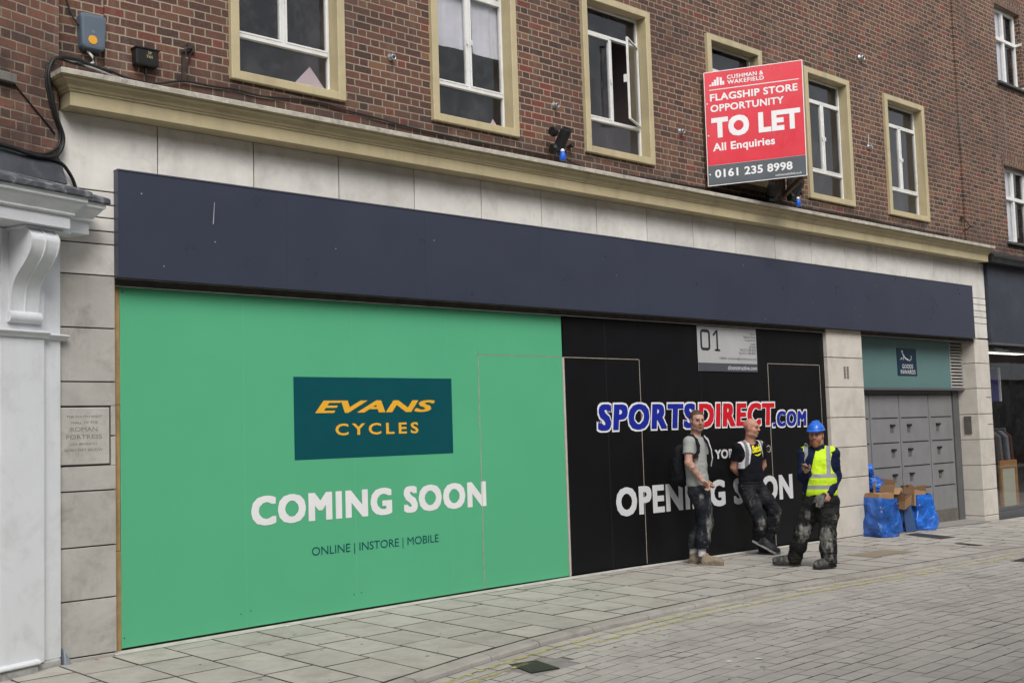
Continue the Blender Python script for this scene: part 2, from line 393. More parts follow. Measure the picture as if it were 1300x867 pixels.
mb = MB(); x = -2.0
while x < 32:                      # kerb stones
    w = random.uniform(.62, .95); a, b = x+.005, x+w-.005
    def prof(q):
        ky = kerb_y(q); h = kerb_up(q); zt = pave_z(q, ky)
        return [(q, ky-.004, zt-.09), (q, ky-.004, zt-.002), (q, ky-.012, zt+.001), (q, ky-KW*.62, zt-.001), (q, ky-KW*.84, zt-h*.12), (q, ky-KW*.95, zt-h*.42), (q, ky-KW, zt-h-.004), (q, ky-KW, zt-h-.09)]
    pa, pb = prof(a), prof(b); j = random.uniform(-.002, .002)
    v = [(p[0], p[1], p[2]+j) for p in pa+pb]
    mb.add(v, [(i, i+1, 9+i, 8+i) for i in range(7)]+[tuple(range(8))[::-1], tuple(range(8, 16))])
    x += w
tag(mb.build('kerb', m_kerb), kind='structure')
mb = MB()                           # dirt packed along both sides of the kerb
for i in range(-4, 64):
    a, b = i*.5, i*.5+.5
    for d0, d1, f in ((.013, -.005, lambda q, y: pave_z(q, kerb_y(q))-.005), (-KW+.002, -KW-.017, lambda q, y: road_z(q, kerb_y(q)-KW)-.003)):
        mb.quad((a, kerb_y(a)+d1, f(a, 0)), (b, kerb_y(b)+d1, f(b, 0)), (b, kerb_y(b)+d0, f(b, 0)), (a, kerb_y(a)+d0, f(a, 0)))
tag(mb.build('kerb_joint', m_bed), kind='structure')

mb = MB()                           # road of small pavers, rows follow the kerb near it
GX0, GX1, GY0, GY1 = 6.22, 6.56, -3.13, -2.74
def row_y(x, k):
    w = math.exp(-k/10.); return (kerb_y(x)-KW-.014)*w+(-2.4)*(1-w)-k*.143
for k in range(0, 52):
    x = -1+random.uniform(0, .3) if k > 18 else 2.5+random.uniform(0, .3)
    while x < 31:
        w = random.choice([.2, .24, .28, .28, .32, .36])
        P = [(x, row_y(x, k+1)), (x+w, row_y(x+w, k+1)), (x+w, row_y(x+w, k)), (x, row_y(x, k))]
        cx, cy = x+w/2, (P[0][1]+P[2][1])/2
        if not (GX0-.06 < cx < GX1+.06 and GY0 < cy < GY1):
            slab(mb, P, road_z, inset=random.choice([.0010, .0018, .0026, .0040, .0058]), jz=.0011, bev=.002, th=.02)
        x += w
tag(mb.build('road', [m_sett, m_grit], weld=True), kind='structure')

# worn double yellow lines
ty = NT('worn_yellow_paint'); pp = ty.pos()
ty.base(ty.ramp(ty.noise(pp, 5, 3), [(.3, (.42, .38, .13)), (.7, (.52, .47, .20))])); ty.rough(.8)
n_ = ty.noise(ty.mapping(pp, (1, 1, 1)), 5.5, 8, .75)
ty.setin(ty.bsdf, 'Alpha', ty.math('MULTIPLY', ty.ramp(n_, [(.45, 0.), (.53, .9)]), 1.0))
for off in (.13, .30):
    mb = MB(); q = 4.5
    while q < 16:
        q2 = q+.25
        y0, y1 = kerb_y(q)-KW-off, kerb_y(q2)-KW-off
        mb.quad((q, y0-.055, road_z(q, y0)+.0045), (q2, y1-.055, road_z(q2, y1)+.0045), (q2, y1, road_z(q2, y1)+.0045), (q, y0, road_z(q, y0)+.0045))
        q = q2
    tag(mb.build('yellow_line', ty.m), kind='structure')

# ------------------------------------------------------------------ the empty shop building
ZS = 4.43                            # top of stone, underside of cornice
bld = empty('shop_building', (4., 0, 0), 'long brick building over a pale stone shopfront, six cream framed windows upstairs', 'building')
WINS = [(5.553, 6.841), (7.976, 9.244), (10.368, 11.649), (12.857, 14.142), (15.231, 16.504), (17.584, 18.911)]
WZB, WZT = 5.009, 7.007

def holed_wall(mb, x0, x1, z0, z1, y, holes, depth=.2, mi=0):
    X = sorted({x0, x1, *[h[0] for h in holes], *[h[1] for h in holes]}); Z = sorted({z0, z1, *[h[2] for h in holes], *[h[3] for h in holes]})
    for i in range(len(X)-1):
        for j in range(len(Z)-1):
            cx, cz = (X[i]+X[i+1])/2, (Z[j]+Z[j+1])/2
            if any(h[0] < cx < h[1] and h[2] < cz < h[3] for h in holes): continue
            mb.quad((X[i], y, Z[j]), (X[i+1], y, Z[j]), (X[i+1], y, Z[j+1]), (X[i], y, Z[j+1]), mi)
    for a, b, c, d in holes:
        mb.quad((a, y, c), (a, y+depth, c), (a, y+depth, d), (a, y, d), mi); mb.quad((b, y, c), (b, y+depth, c), (b, y+depth, d), (b, y, d), mi)
        mb.quad((a, y, c), (b, y, c), (b, y+depth, c), (a, y+depth, c), mi); mb.quad((a, y, d), (b, y, d), (b, y+depth, d), (a, y+depth, d), mi)

TOP = 11.6
mb = MB()
holed_wall(mb, 4.355, 20.235, ZS-.1, TOP, 0, [(a+.03, b-.03, WZB+.03, WZT-.03) for a, b in WINS])
mb.quad((4.355, 0, ZS-.1), (4.355, .25, ZS-.1), (4.355, .25, TOP), (4.355, 0, TOP))
mb.quad((3.90, .035, ZS-.1), (4.355, .035, ZS-.1), (4.355, .035, TOP), (3.90, .035, TOP))       # recessed strip by the neighbour
mb.box(20.235, 20.60, -.035, .2, ZS-.1, TOP)                                                    # shallow end pier
mb.quad((3.9, 0.3, TOP), (20.6, .3, TOP), (20.6, 8, TOP), (3.9, 8, TOP)); mb.quad((3.9, 0.03, TOP), (20.6, .03, TOP), (20.6, .3, TOP), (3.9, .3, TOP))
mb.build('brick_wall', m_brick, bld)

def window(xl, xr, opening=False, film=None, paper=None):
    a, b, c, d = xl+.09, xr-.09, WZB+.085, WZT-.085
    s = MB(); J = .005
    s.box(xl, a, -.05, .17, WZB, WZT); s.box(b, xr, -.05, .17, WZB, WZT)
    s.box(a, b, -.05, .17, WZB, c); s.box(a, b, -.05, .17, d, WZT)
    sur = s.build('window', m_cream, bld, bevel=.006)
    f = MB(); y0, y1 = .10, .145; t = .024; mid = (a+b)/2+.01; z1, z2 = 5.488, 6.575
    f.box(a, a+t, y0, y1, c, d); f.box(b-t, b, y0, y1, c, d); f.box(a+t, b-t, y0, y1, c, c+t); f.box(a+t, b-t, y0, y1, d-t, d)
    f.box(a+t, b-t, y0-.012, y1, z1-.02, z1+.02); f.box(a+t, b-t, y0-.012, y1, z2-.02, z2+.02); f.box(mid-.022, mid+.022, y0-.004, y1, z1+.02, z2-.02)
    f.build('frame', m_white, sur, bevel=.004)
    for (u0, u1, w0, w1) in ((a+t, b-t, c+t, z1-.02), (a+t, b-t, z2+.02, d-t)):
        MB().quad((u0, .125, w0), (u1, .125, w0), (u1, .125, w1), (u0, .125, w1)).build('pane', m_glass, sur)
    for k, (u0, u1) in enumerate(((a+t, mid-.022), (mid+.022, b-t))):
        cs = MB(); w0, w1 = z1+.02, z2-.02; e = .021
        if opening and k == 1:
            ang = rad(25); ax = Vector((-math.cos(ang), -math.sin(ang), 0)); ay = Vector((-ax.y, ax.x, 0)); h = Vector((u1, .09, 0)); wd = u1-u0
            P = lambda u, w, q=0: tuple(h+ax*u+ay*q+Vector((0, 0, w)))
            def bar(u0_, u1_, w0_, w1_): cs.obox(P((u0_+u1_)/2, (w0_+w1_)/2), ax, ay, (0, 0, 1), (u1_-u0_)/2, .014, (w1_-w0_)/2)
            bar(0, e, w0, w1); bar(wd-e, wd, w0, w1); bar(e, wd-e, w0, w0+e); bar(e, wd-e, w1-e, w1)
            cs.obox(P(wd-.012, (w0+w1)/2, -.03), ax, ay, (0, 0, 1), .008, .03, .05)
            cs.build('casement', m_white, sur, bevel=.003)
            MB().quad(P(e, w0+e), P(wd-e, w0+e), P(wd-e, w1-e), P(e, w1-e)).build('pane', m_glass, sur)
        else:
            cs.box(u0, u0+e, .085, .13, w0, w1); cs.box(u1-e, u1, .085, .13, w0, w1); cs.box(u0+e, u1-e, .085, .13, w0, w0+e); cs.box(u0+e, u1-e, .085, .13, w1-e, w1)
            cs.box(u1-.02 if k == 0 else u0+.002, u1-.002 if k == 0 else u0+.02, .062, .085, (w0+w1)/2-.05, (w0+w1)/2+.01)
            cs.build('casement', m_white, sur, bevel=.003)
            MB().quad((u0+e, .11, w0+e), (u1-e, .11, w0+e), (u1-e, .11, w1-e), (u0+e, .11, w1-e)).build('pane', m_glass, sur)
    r = MB(); A, B = xl-.25, xr+.35
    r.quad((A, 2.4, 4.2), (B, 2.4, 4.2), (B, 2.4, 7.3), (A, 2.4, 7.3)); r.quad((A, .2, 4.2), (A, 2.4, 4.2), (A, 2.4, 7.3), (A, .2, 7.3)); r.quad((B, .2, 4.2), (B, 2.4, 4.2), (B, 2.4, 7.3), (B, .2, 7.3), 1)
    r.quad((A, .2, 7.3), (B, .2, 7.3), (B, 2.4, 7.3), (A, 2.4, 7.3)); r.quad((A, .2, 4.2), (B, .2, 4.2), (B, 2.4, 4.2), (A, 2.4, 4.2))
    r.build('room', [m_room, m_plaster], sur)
    MB().box(xl+.05, xr-.05, .175, .34, c-.03, c).build('inner_sill', m_white, sur)
    mid_ = (a+b)/2
    if film:
        q = MB()
        for u0, u1, w in film:
            n = 10
            for i in range(n):
                s0, s1 = u0+(u1-u0)*i/n, u0+(u1-u0)*(i+1)/n; g = lambda q_: .142+.004*math.sin(q_*23)+.003*math.sin(q_*51)
                q.quad((s0, g(s0), w+.006*math.sin(s0*9)), (s1, g(s1), w+.006*math.sin(s1*9)), (s1, g(s1)+.02, d-.02), (s0, g(s0)+.02, d-.02))
        q.build('blind', M('white_sheet', (.72, .72, .75), .8, .12, 3, .2, 12), sur)
    if paper:
        pb = MB()
        for (u, hh, ww, cc) in paper:
            pb.extrude([(u-ww, .150, c+.005), (u+ww*.9, .145, c+.005), (u+ww*.05, .175, c+hh)], (0, .004, .001))
        pb.build('paper', M('pinkish_paper', (.62, .50, .51), .8, .1, 4), sur)
    return sur

window(*WINS[0], paper=[(6.55, .27, .24, 0)])
window(*WINS[1], film=[(8.10, 8.60, 5.93), (8.72, 9.14, 5.93)], paper=[(9.03, .14, .10, 0)])
window(*WINS[2], opening=True)
window(*WINS[3]); window(*WINS[4]); window(*WINS[5])

# stone cladding: tall frieze blocks, thin courses beside the fascia, pier courses
YST = -.06
mb = MB(); g = .0055
mb.box(3.90, 20.74, -.045, .10, 3.0, ZS+.01, 1)
fr = [3.90, 4.804, 5.763, 6.72, 7.67, 8.607]+[9.535+.935*i for i in range(0, 12)]; fr = [q for q in fr if q < 20.4]+[20.77]
for a, b in zip(fr[:-1], fr[1:]): mb.box(a+g, b-g, YST, -.02, 3.795+g, ZS-.002)
for z0, z1 in zip([3.345, 3.455, 3.57, 3.682], [3.455, 3.57, 3.682, 3.795]):
    mb.box(3.9, 4.8, YST, -.02, z0+g, z1-g); mb.box(19.9, 20.77-g, YST, -.02, z0+g, z1-g)
mb.box(3.9, 4.8, YST, -.02, 3.08+g, 3.345-g); mb.box(19.9, 20.77-g, YST, -.02, 3.08+g, 3.345-g)
cl = mb.build('stone_frieze', [m_stone, m_joint], bld, bevel=.003)
LZ = [-.3, -.03, .42, .845, 1.296, 1.742, 2.190, 2.636, 3.08]
mb = MB()
mb.box(3.90, 4.40, -.045, .1, -.25, 3.0, 1)
for i in range(len(LZ)-1):
    if i in (4, 5): continue
    mb.box(3.9, 4.405, YST, -.02, LZ[i]+g, LZ[i+1]-g)
# the two courses round the inscribed block
mb.box(4.366, 4.405, YST, -.02, 1.742+g, 1.99); mb.box(4.366, 4.405, YST, -.02, 1.50, 1.742-g); mb.box(3.9, 4.405, YST, -.02, 1.993, 2.190-g); mb.box(3.9, 4.405, YST, -.02, 1.296+g, 1.497)
pier = mb.build('pier', [m_stone_low, m_joint], bld, bevel=.003)
pl = MB().box(3.90, 4.352, YST-.004, -.02, 1.512, 1.978).build('inscribed_block', m_stone_low, pier, bevel=.006)
m_cut = M('weathered_incised_letters', (.22, .195, .165), .9, .3, 30)
for txt, x0, x1, z0, z1 in [('THE SOUTH WEST', 3.985, 4.285, 1.895, 1.913), ('WALL OF THE', 4.02, 4.25, 1.845, 1.865), ('ROMAN', 4.02, 4.245, 1.783, 1.818), ('FORTRESS', 3.985, 4.285, 1.722, 1.757), ('LIES BENEATH', 4.02, 4.24, 1.672, 1.690), ('SEVEN FEET BELOW', 3.965, 4.29, 1.622, 1.642)]:
    lettering('lettering', txt, wall_box(x0, x1, z0, z1, YST-.004), m_cut, pier, off=0, lift=.0015)

def pillar(x0, x1, yb, mat):
    mb = MB(); mb.box(x0+.008, x1-.008, YST+.008, yb, -.3, 3.06, 1)
    for i in range(len(LZ)-1):
        mb.box(x0, x1, YST, yb-.01, (LZ[i] if i else -.3)+g, min(LZ[i+1], 3.06)-g)
    return mb.build('pillar', [mat, m_joint], bld, bevel=.004)
p1 = pillar(15.432, 16.42, .34, m_stone_warm)
p2 = pillar(20.222, 20.77, .34, m_stone_warm)
mb = MB()
for k in range(2):
    xx = 15.862+k*.085
    for i in range(9): mb.box(xx, xx+.055, YST-.005, YST-.002, 2.325+i*.021, 2.337+i*.021)
mb.build('air_vent', M('vent_slots', (.16, .15, .135), .8, .2, 30), p1)
mb = MB(); mb.box(20.55, 20.75, YST-.002, YST+.001, 2.028, 2.040); mb.box(20.57, 20.75, YST-.002, YST+.001, 1.552, 1.564)
mb.build('slot', m_joint, p2)
mb = MB(); mb.box(20.205, 20.2235, .075, .205, 1.40, 1.71); mb.box(20.202, 20.206, .10, .18, 1.62, 1.66)
mb.build('entry_panel', M('dull_metal_panel', (.19, .175, .155), .4, .15, 9, metal=.6), p2, bevel=.003)

# cornice along the top of the shopfront, its moulding returns at both ends
prof = [(.05, ZS), (.26, ZS), (.26, 4.545), (.272, 4.549), (.275, 4.562), (.290, 4.570), (.297, 4.590), (.315, 4.607), (.345, 4.618), (.352, 4.626), (.352, 4.640), (.372, 4.643), (.378, 4.649)]
def sweep(mb, prof, xl, xr, smooth=True):
    rows = []
    for d, z in prof: rows.append([(xl-d, .03, z), (xl-d, -d, z), (xr+d*.32, -d, z), (xr+d*.32, .03, z)])
    for r0, r1 in zip(rows[:-1], rows[1:]):
        for k in range(3): mb.quad(r0[k], r0[k+1], r1[k+1], r1[k])
mb = MB(); sweep(mb, prof, 4.20, 20.46)
mb.build('cornice', m_cream, bld)
mb = MB(); sweep(mb, [(.372, 4.650), (.384, 4.650), (.388, 4.688), (.376, 4.696), (.0, 4.775)], 4.20, 20.46)
mb.build('cornice_cap', m_cap, bld)

# soffit and timber behind the fascia
mb = MB(); mb.box(4.405, 20.22, -.135, .12, 3.066, 3.10)
mb.build('soffit_board', m_soffit, bld)
mb = MB(); mb.box(4.4, 15.5, .12, .3, -.2, 3.2); mb.quad((15.4, .6, -.2), (20.3, .6, -.2), (20.3, .6, 3.2), (15.4, .6, 3.2))
mb.build('backing_wall', m_dark, bld)

# goods entrance: teal glass over grey steel doors, louvre, sloping threshold
mb = MB(); mb.box(16.424, 19.735, .17, .185, 2.205, 3.066)
fan = mb.build('fanlight_panel', m_tealpanel, bld)
MB().box(16.424, 20.218, .16, .30, 2.165, 2.203).build('transom', m_steel2, bld, bevel=.004)
mb = MB()
mb.box(19.738, 19.76, .165, .26, 2.205, 3.066); mb.box(20.19, 20.218, .165, .26, 2.205, 3.066)
for i in range(15):
    z = 2.215+i*.057; mb.obox((19.975, .20, z+.02), (1, 0, 0), (0, -.78, -.62), (0, .62, -.78), .215, .036, .006)
lou = mb.build('louvre', M('pale_louvre_blade', (.40, .39, .37), .5, .1, 9), bld)
MB().box(19.76, 20.19, .255, .27, 2.205, 3.066).build('louvre_backing', m_dark, lou)
DX = [16.45, 17.173, 18.117, 19.122, 19.985]
mb = MB(); mb.box(16.424, 16.50, .28, .36, -.16, 2.165); mb.box(20.0, 20.218, .285, .36, -.16, 2.165); mb.box(16.50, 20.0, .31, .36, 2.10, 2.165)
mb.build('door_frame', m_steel2, bld, bevel=.004)
DZ = [.54, .917, 1.314, 1.716]
for a, b in zip(DX[:-1], DX[1:]):
    a, b = max(a, 16.505)+.012, b-.012
    dr = MB().box(a, b, .30, .34, -.11, 2.092).build('service_door', m_steel, bld, bevel=.004)
    for z in DZ: MB().box(a+.05, b-.05, .2975, .2995, z-.009, z+.009).build('groove', m_dark, dr)
    hx = b-.25 if abs(a-17.181) < .02 else a+.28
    for zz in (.78, 1.185, 1.585):
        h = MB(); h.box(hx-.065, hx+.065, .272, .30, zz-.008, zz+.024); h.box(hx-.055, hx+.035, .293, .2995, zz-.11, zz-.008, 1)
        h.build('handle', [m_dark, M('stained_recess', (.12, .118, .115), .5, .3, 20)], dr)
    MB().box(a+.01, b-.01, .292, .2995, -.08, .13).build('kick_plate', M('scuffed_plate', (.20, .185, .165), .5, .25, 12, metal=.4, dirt=.6, dirtcol=(.1, .09, .08)), dr)
mb = MB(); mb.add([(16.42, -.16, pave_z(16.42, -.1)+.006), (20.222, -.2, pave_z(20.2, -.1)+.006), (20.222, .35, -.09), (16.42, .35, -.055)], [(0, 1, 2, 3)])
mb.build('threshold', m_concrete, bld)

# roof slab so that the block closes at the top
mb = MB(); mb.box(3.9, 20.6, -.04, .32, TOP, TOP+.12); mb.build('roof_coping', m_stone, bld)

# ------------------------------------------------------------------ fascia panel
fas = empty('fascia_panel', (4.395, -.15, 3.06), 'long blank slate blue fascia panel over the hoardings', 'fascia')
mb = MB(); cuts = [4.395, 6.05, 7.72, 9.39, 11.06, 12.73, 14.40, 16.07, 17.74, 20.09]
for a, b in zip(cuts[:-1], cuts[1:]): mb.box(a+.0006, b-.0006, -.15, -.07, 3.064, 3.972)
mb.build('panel', m_navy, fas)
MB().box(4.393, 20.092, -.156, -.07, 3.972, 3.984).build('top_trim', m_navy_edge, fas)
mb = MB(); mb.quad((5.28, -.1515, 3.60), (5.29, -.1515, 3.60), (5.302, -.1515, 3.80), (5.297, -.1515, 3.80)); mb.quad((4.60, -.1515, 3.79), (4.612, -.1515, 3.79), (4.612, -.1515, 3.80), (4.60, -.1515, 3.802))
for _ in range(14):
    xx, zz = random.uniform(4.6, 19.8), random.uniform(3.1, 3.9); mb.quad((xx, -.1515, zz), (xx+.012, -.1515, zz), (xx+.012, -.1515, zz+.01), (xx, -.1515, zz+.012))
mb.build('paint_scuff', M('pale_scuff', (.35, .36, .38), .7), fas)

# ------------------------------------------------------------------ hoardings
gh = empty('hoarding', (4.42, 0, -.05), 'green printed hoarding board with a dark teal logo panel and white lettering', 'hoarding')
def board(mb, x0, x1, z0, z1, yb=.05):
    mb.box(x0, x1, 0, yb, z0, z1)
mb = MB(); HB = [4.474, 5.66, 6.88, 8.10, 8.536]
for a, b in zip(HB[:-1], HB[1:]):
    zb0, zb1 = base_z(a)+.028, base_z(b)+.028
    v = [(a+.0005, 0, zb0), (b-.0005, 0, zb1), (b-.0005, 0, 3.064), (a+.0005, 0, 3.064)]
    mb.extrude(v, (0, .05, 0))
mb.box(8.5365, 9.852, 0, .05, 2.526, 3.064)
mb.build('board', m_green, gh)
def door(x0, x1, mat, parent, name='door'):
    mb = MB(); w = .009
    mb.box(x0+w, x1-w, -.002, .045, base_z(x0)+.03, 2.515)
    d = mb.build(name, mat, parent)
    e = MB()      # pale raw plywood edges round the leaf
    e.box(x0+.0012, x0+w-.001, -.004, .03, base_z(x0)+.03, 2.515); e.box(x0+w, x1-w, -.004, .03, 2.5165, 2.5235); e.box(x1-w+.001, x1-.0012, -.004, .03, base_z(x1)+.03, 2.515)
    e.build('door_edge', m_plyedge, d)
    return d
gd = door(8.536, 9.852, m_greendoor, gh)
mb = MB(); mb.quad((4.4745, -.001, base_z(4.4)+.028), (4.482, -.001, base_z(4.4)+.028), (4.482, -.001, 3.062), (4.4745, -.001, 3.062))
for a in (5.66, 6.88, 8.10): mb.quad((a-.0022, -.0007, base_z(a)+.03), (a+.0022, -.0007, base_z(a)+.03), (a+.0022, -.0007, 3.06), (a-.0022, -.0007, 3.06))
mb.build('joint_line', M('pale_green_joint', (.13, .44, .265), .6), gh)
mb = MB(); mb.box(4.406, 4.470, -.004, .06, -.05, .78); mb.box(4.406, 4.468, -.004, .06, .785, 2.0); mb.box(4.406, 4.470, -.004, .06, 2.005, 3.06)
mb.build('timber_batten', m_ply, gh)
mb = MB()
x = 4.44
while x < 9.83:
    w = min(random.uniform(.4, .9), 9.85-x); mb.box(x, x+w-.003, .022, .045, base_z(x)-.02, base_z(x)+.026); x += w
mb.build('bottom_rail', M('shadow_gap_timber', (.06, .042, .028), .85, .3, 8), gh)  # rail coloured near black to stand in for shadow under the boards
lp = MB().quad((6.192, -.0016, 1.470), (8.154, -.0016, 1.470), (8.154, -.0016, 2.2555), (6.192, -.0016, 2.2555)).build('logo_panel', m_teal, gh)
lettering('lettering', 'EVANS', wall_box(6.433, 7.918, 1.908, 2.030, 0), m_gold, lp, off=.008, shear=.30, space=1.06, lift=.0035, fat=.028, fatz=.016)
lettering('lettering', 'CYCLES', wall_box(6.659, 7.690, 1.690, 1.805, 0), m_gold, lp, off=.022, space=1.38, lift=.0035)
lettering('lettering', 'COMING SOON', wall_box(5.718, 8.600, .888, 1.158, 0), m_vwhite, gh, off=0, space=1.13, lift=.003, fat=.050, fatz=.034)
lettering('lettering', 'ONLINE | INSTORE | MOBILE', wall_box(6.364, 7.922, .540, .645, 0), m_teal, gh, off=-.001, space=.97, lift=.003)
mb = MB()
for xx, zz in [(4.50, .06), (5.60, .12), (5.70, .135), (6.84, .15), (6.93, .16), (4.5, 2.96), (7.2, 2.97), (8.3, 2.98)]: mb.lathe((xx, -.001, zz), (0, -1, 0), [(.006, 0), (.005, .002)], 8)
mb.build('screw', m_dark, gh)

bh = empty('hoarding', (9.86, 0, 0), 'black printed hoarding board with blue and red lettering behind the three men', 'hoarding')
mb = MB()
def bboard(a, b, z0=None, z1=3.064):
    mb.extrude([(a+.0008, 0, base_z(a)+.022 if z0 is None else z0), (b-.0008, 0, base_z(b)+.022 if z0 is None else z0), (b-.0008, 0, z1), (a+.0008, 0, z1)], (0, .05, 0))
bboard(9.875, 11.223, 2.526); bboard(11.223, 12.44); bboard(12.44, 13.66); bboard(13.66, 13.968); bboard(13.968, 15.297, 2.526); bboard(15.297, 15.43)
mb.build('board', m_black, bh)
bd1 = door(9.875, 11.223, m_black, bh); bd2 = door(13.968, 15.297, m_black, bh)
MB().box(9.8535, 9.8735, -.006, .04, 0, 2.52).build('door_post', M('pale_post', (.48, .46, .43), .7, .15, 9), bh)
mb = MB()
for a, z0, z1 in ((10.60, .02, 2.50), (10.60, 2.53, 3.06), (12.44, .02, 3.06)): mb.quad((a-.003, -.0028, z0), (a+.003, -.0028, z0), (a+.003, -.0028, z1), (a-.003, -.0028, z1))
mb.build('joint_line', M('dark_grey_joint', (.026, .027, .03), .5), bh)
SZ = [(-.0028, m_vwhite, .085), (-.0055, None, .030)]
def outlined(txt, x0, x1, z0, z1, colr, sh, sp, o1=.030, o2=.085, grow=.022):
    lettering('lettering_outline', txt, wall_box(x0-grow, x1+grow, z0-grow, z1+grow, 0), m_vwhite, bh, off=0, shear=sh, space=sp, lift=.0055, fat=.092, fatz=.066)
    lettering('lettering', txt, wall_box(x0, x1, z0, z1, 0), colr, bh, off=0, shear=sh, space=sp, lift=.0085, fat=.056, fatz=.030)
outlined('SPORTS', 10.415, 12.285, 1.655, 1.972, m_vblue, .10, 1.19)
outlined('DIRECT', 12.345, 14.08, 1.658, 1.972, m_vred, .10, 1.19)
outlined('.COM', 14.02, 14.875, 1.638, 1.855, m_vblue, .08, 1.22)
lettering('lettering', 'YORK', wall_box(12.67, 13.225, 1.238, 1.362, 0), m_vgrey, bh, off=.010, space=1.05, lift=.0045, fat=.026, fatz=.02)
lettering('lettering', 'OPENING SOON', wall_box(10.690, 14.440, .620, .968, 0), m_vgrey, bh, off=.008, space=1.10, lift=.0045, fat=.036, fatz=.026)
for xx in (13.90, 14.83):
    MB().lathe((xx, -.001, 1.335), (0, -1, 0), [(.052, -.0), (.050, .0035), (.040, .0035), (.039, -.0)], 24).build('finger_hole', m_plyedge, bh)
    MB().lathe((xx-.012, -.003, 1.335), (0, -1, 0), [(.040, -.0), (.039, .003)], 24).build('finger_hole', m_dark, bh)
# ------------------------------------------------------------------ neighbour on the left: white classical shopfront, brick above
NBR = rad(17)          # its front stands at an angle to the shop: local x runs along it, -y out to the street
nb = empty('neighbour_building', (3.925, -.10, 0), 'old brick building with a white classical shopfront at the left edge', 'building', rz=NBR)
def nbuild(mb, *a, **k): return mb.build(*a, local=True, **k)
def nsub(mb, name, mat, par, **k): return mb.build(name, mat, par, local=True, **k)
mb = MB()
mb.quad((-9, 0, 3.9), (-.012, 0, 3.9), (-.012, 0, TOP+.6), (-9, 0, TOP+.6)); mb.quad((-.012, 0, 3.7), (-.012, .45, 3.7), (-.012, .45, TOP+.6), (-.012, 0, TOP+.6)); mb.quad((-9, 0, TOP+.6), (-.012, 0, TOP+.6), (-.012, 6, TOP+.6), (-9, 6, TOP+.6))
nsub(mb, 'brick_wall', m_brick_old, nb)
nsub(MB().box(-2.2, -.45, -.05, .05, 4.52, 4.595), 'stone_ledge', M('sooty_stone', (.17, .16, .145), .85, .25, 9, .3, 60, dirt=.5, dscale=4), nb, bevel=.006)
mb = MB(); mb.add([(-9, -.006, 4.01), (-.008, -.006, 4.01), (-.008, -.10, 3.79), (-9, -.10, 3.79)], [(0, 1, 2, 3)]); mb.quad((-.008, -.006, 4.01), (-.008, .2, 4.01), (-.008, .2, 3.75), (-.008, -.10, 3.79))
for k in range(5): mb.box(-.9*k-.66, -.9*k-.63, -.02, -.004, 3.96, 4.012)
nsub(mb, 'slate_flashing', m_slate, nb)
mb = MB()
mb.box(-.59, -.187, -.04, .2, .0, 3.36); mb.box(-.187, 0, 0, .2, .0, 3.36); mb.box(-4, -.59, .10, .3, -.2, 3.36)
pil = nsub(mb, 'pilaster', m_shopwhite, nb, bevel=.004)
mb = MB()
mb.extrude([(-.66, -.04, 2.52), (-.66, -.062, 2.53), (-.66, -.066, 2.545), (-.66, -.088, 2.562), (-.66, -.088, 2.572), (-.66, -.04, 2.582)], (.50, 0, 0))
mb.extrude([(-.158, 0, 2.515), (-.158, -.02, 2.525), (-.158, -.026, 2.537), (-.158, -.05, 2.552), (-.158, -.05, 2.560), (-.158, 0, 2.570)], (.212, 0, 0))
nsub(mb, 'ledge_moulding', m_shopwhite, pil, bevel=.002)
mb = MB(); mb.box(-.62, -.262, -.065, .1, -.25, -.004); mb.box(-.218, -.012, -.022, .1, -.25, .0); mb.box(-.261, -.219, -.04, .1, -.25, -.01)
nsub(mb, 'base_block', m_chip, pil, bevel=.012)
nsub(MB().extrude([(-.66, -.04, -.003), (-.66, -.078, -.001), (-.66, -.088, .010), (-.66, -.084, .024), (-.66, -.065, .034), (-.66, -.04, .037)], (.402, 0, 0)), 'base_moulding', m_shopwhite, pil)
# console bracket: an S in side view, two flutes with raised edges, a small scroll below
def sprof():
    P = []
    for k in range(33):
        t = k/32; z = 3.36-.66*t
        y = -.04-(.018+.255/(1+math.exp((t-.47)*11)))
        if t < .16: y += .10*(1-t/.16)**2
        P.append((y, z))
    return P
P = sprof(); mb = MB()
for x0, x1, dy in ((-.520, -.508, -.007), (-.5075, -.395, .0), (-.3945, -.383, -.012), (-.3825, -.272, .0), (-.2715, -.259, -.007)):
    mb.extrude([(x0, 0, 3.36)]+[(x0, y+dy, z) for y, z in P]+[(x0, 0, 2.70)], (x1-x0, 0, 0))
nsub(mb, 'console_bracket', m_shopwhite, pil)
mb = MB()
for x0, x1 in ((-.535, -.395), (-.3945, -.245)):
    c = [(x0, -.02, 2.725)]+[(x0, -.055-.036*math.cos(a), 2.678+.046*math.sin(a)) for a in [rad(65-k*19) for k in range(13)]]+[(x0, -.02, 2.635)]
    mb.extrude(c, (x1-x0, 0, 0))
nsub(mb, 'scroll', m_shopwhite, pil)
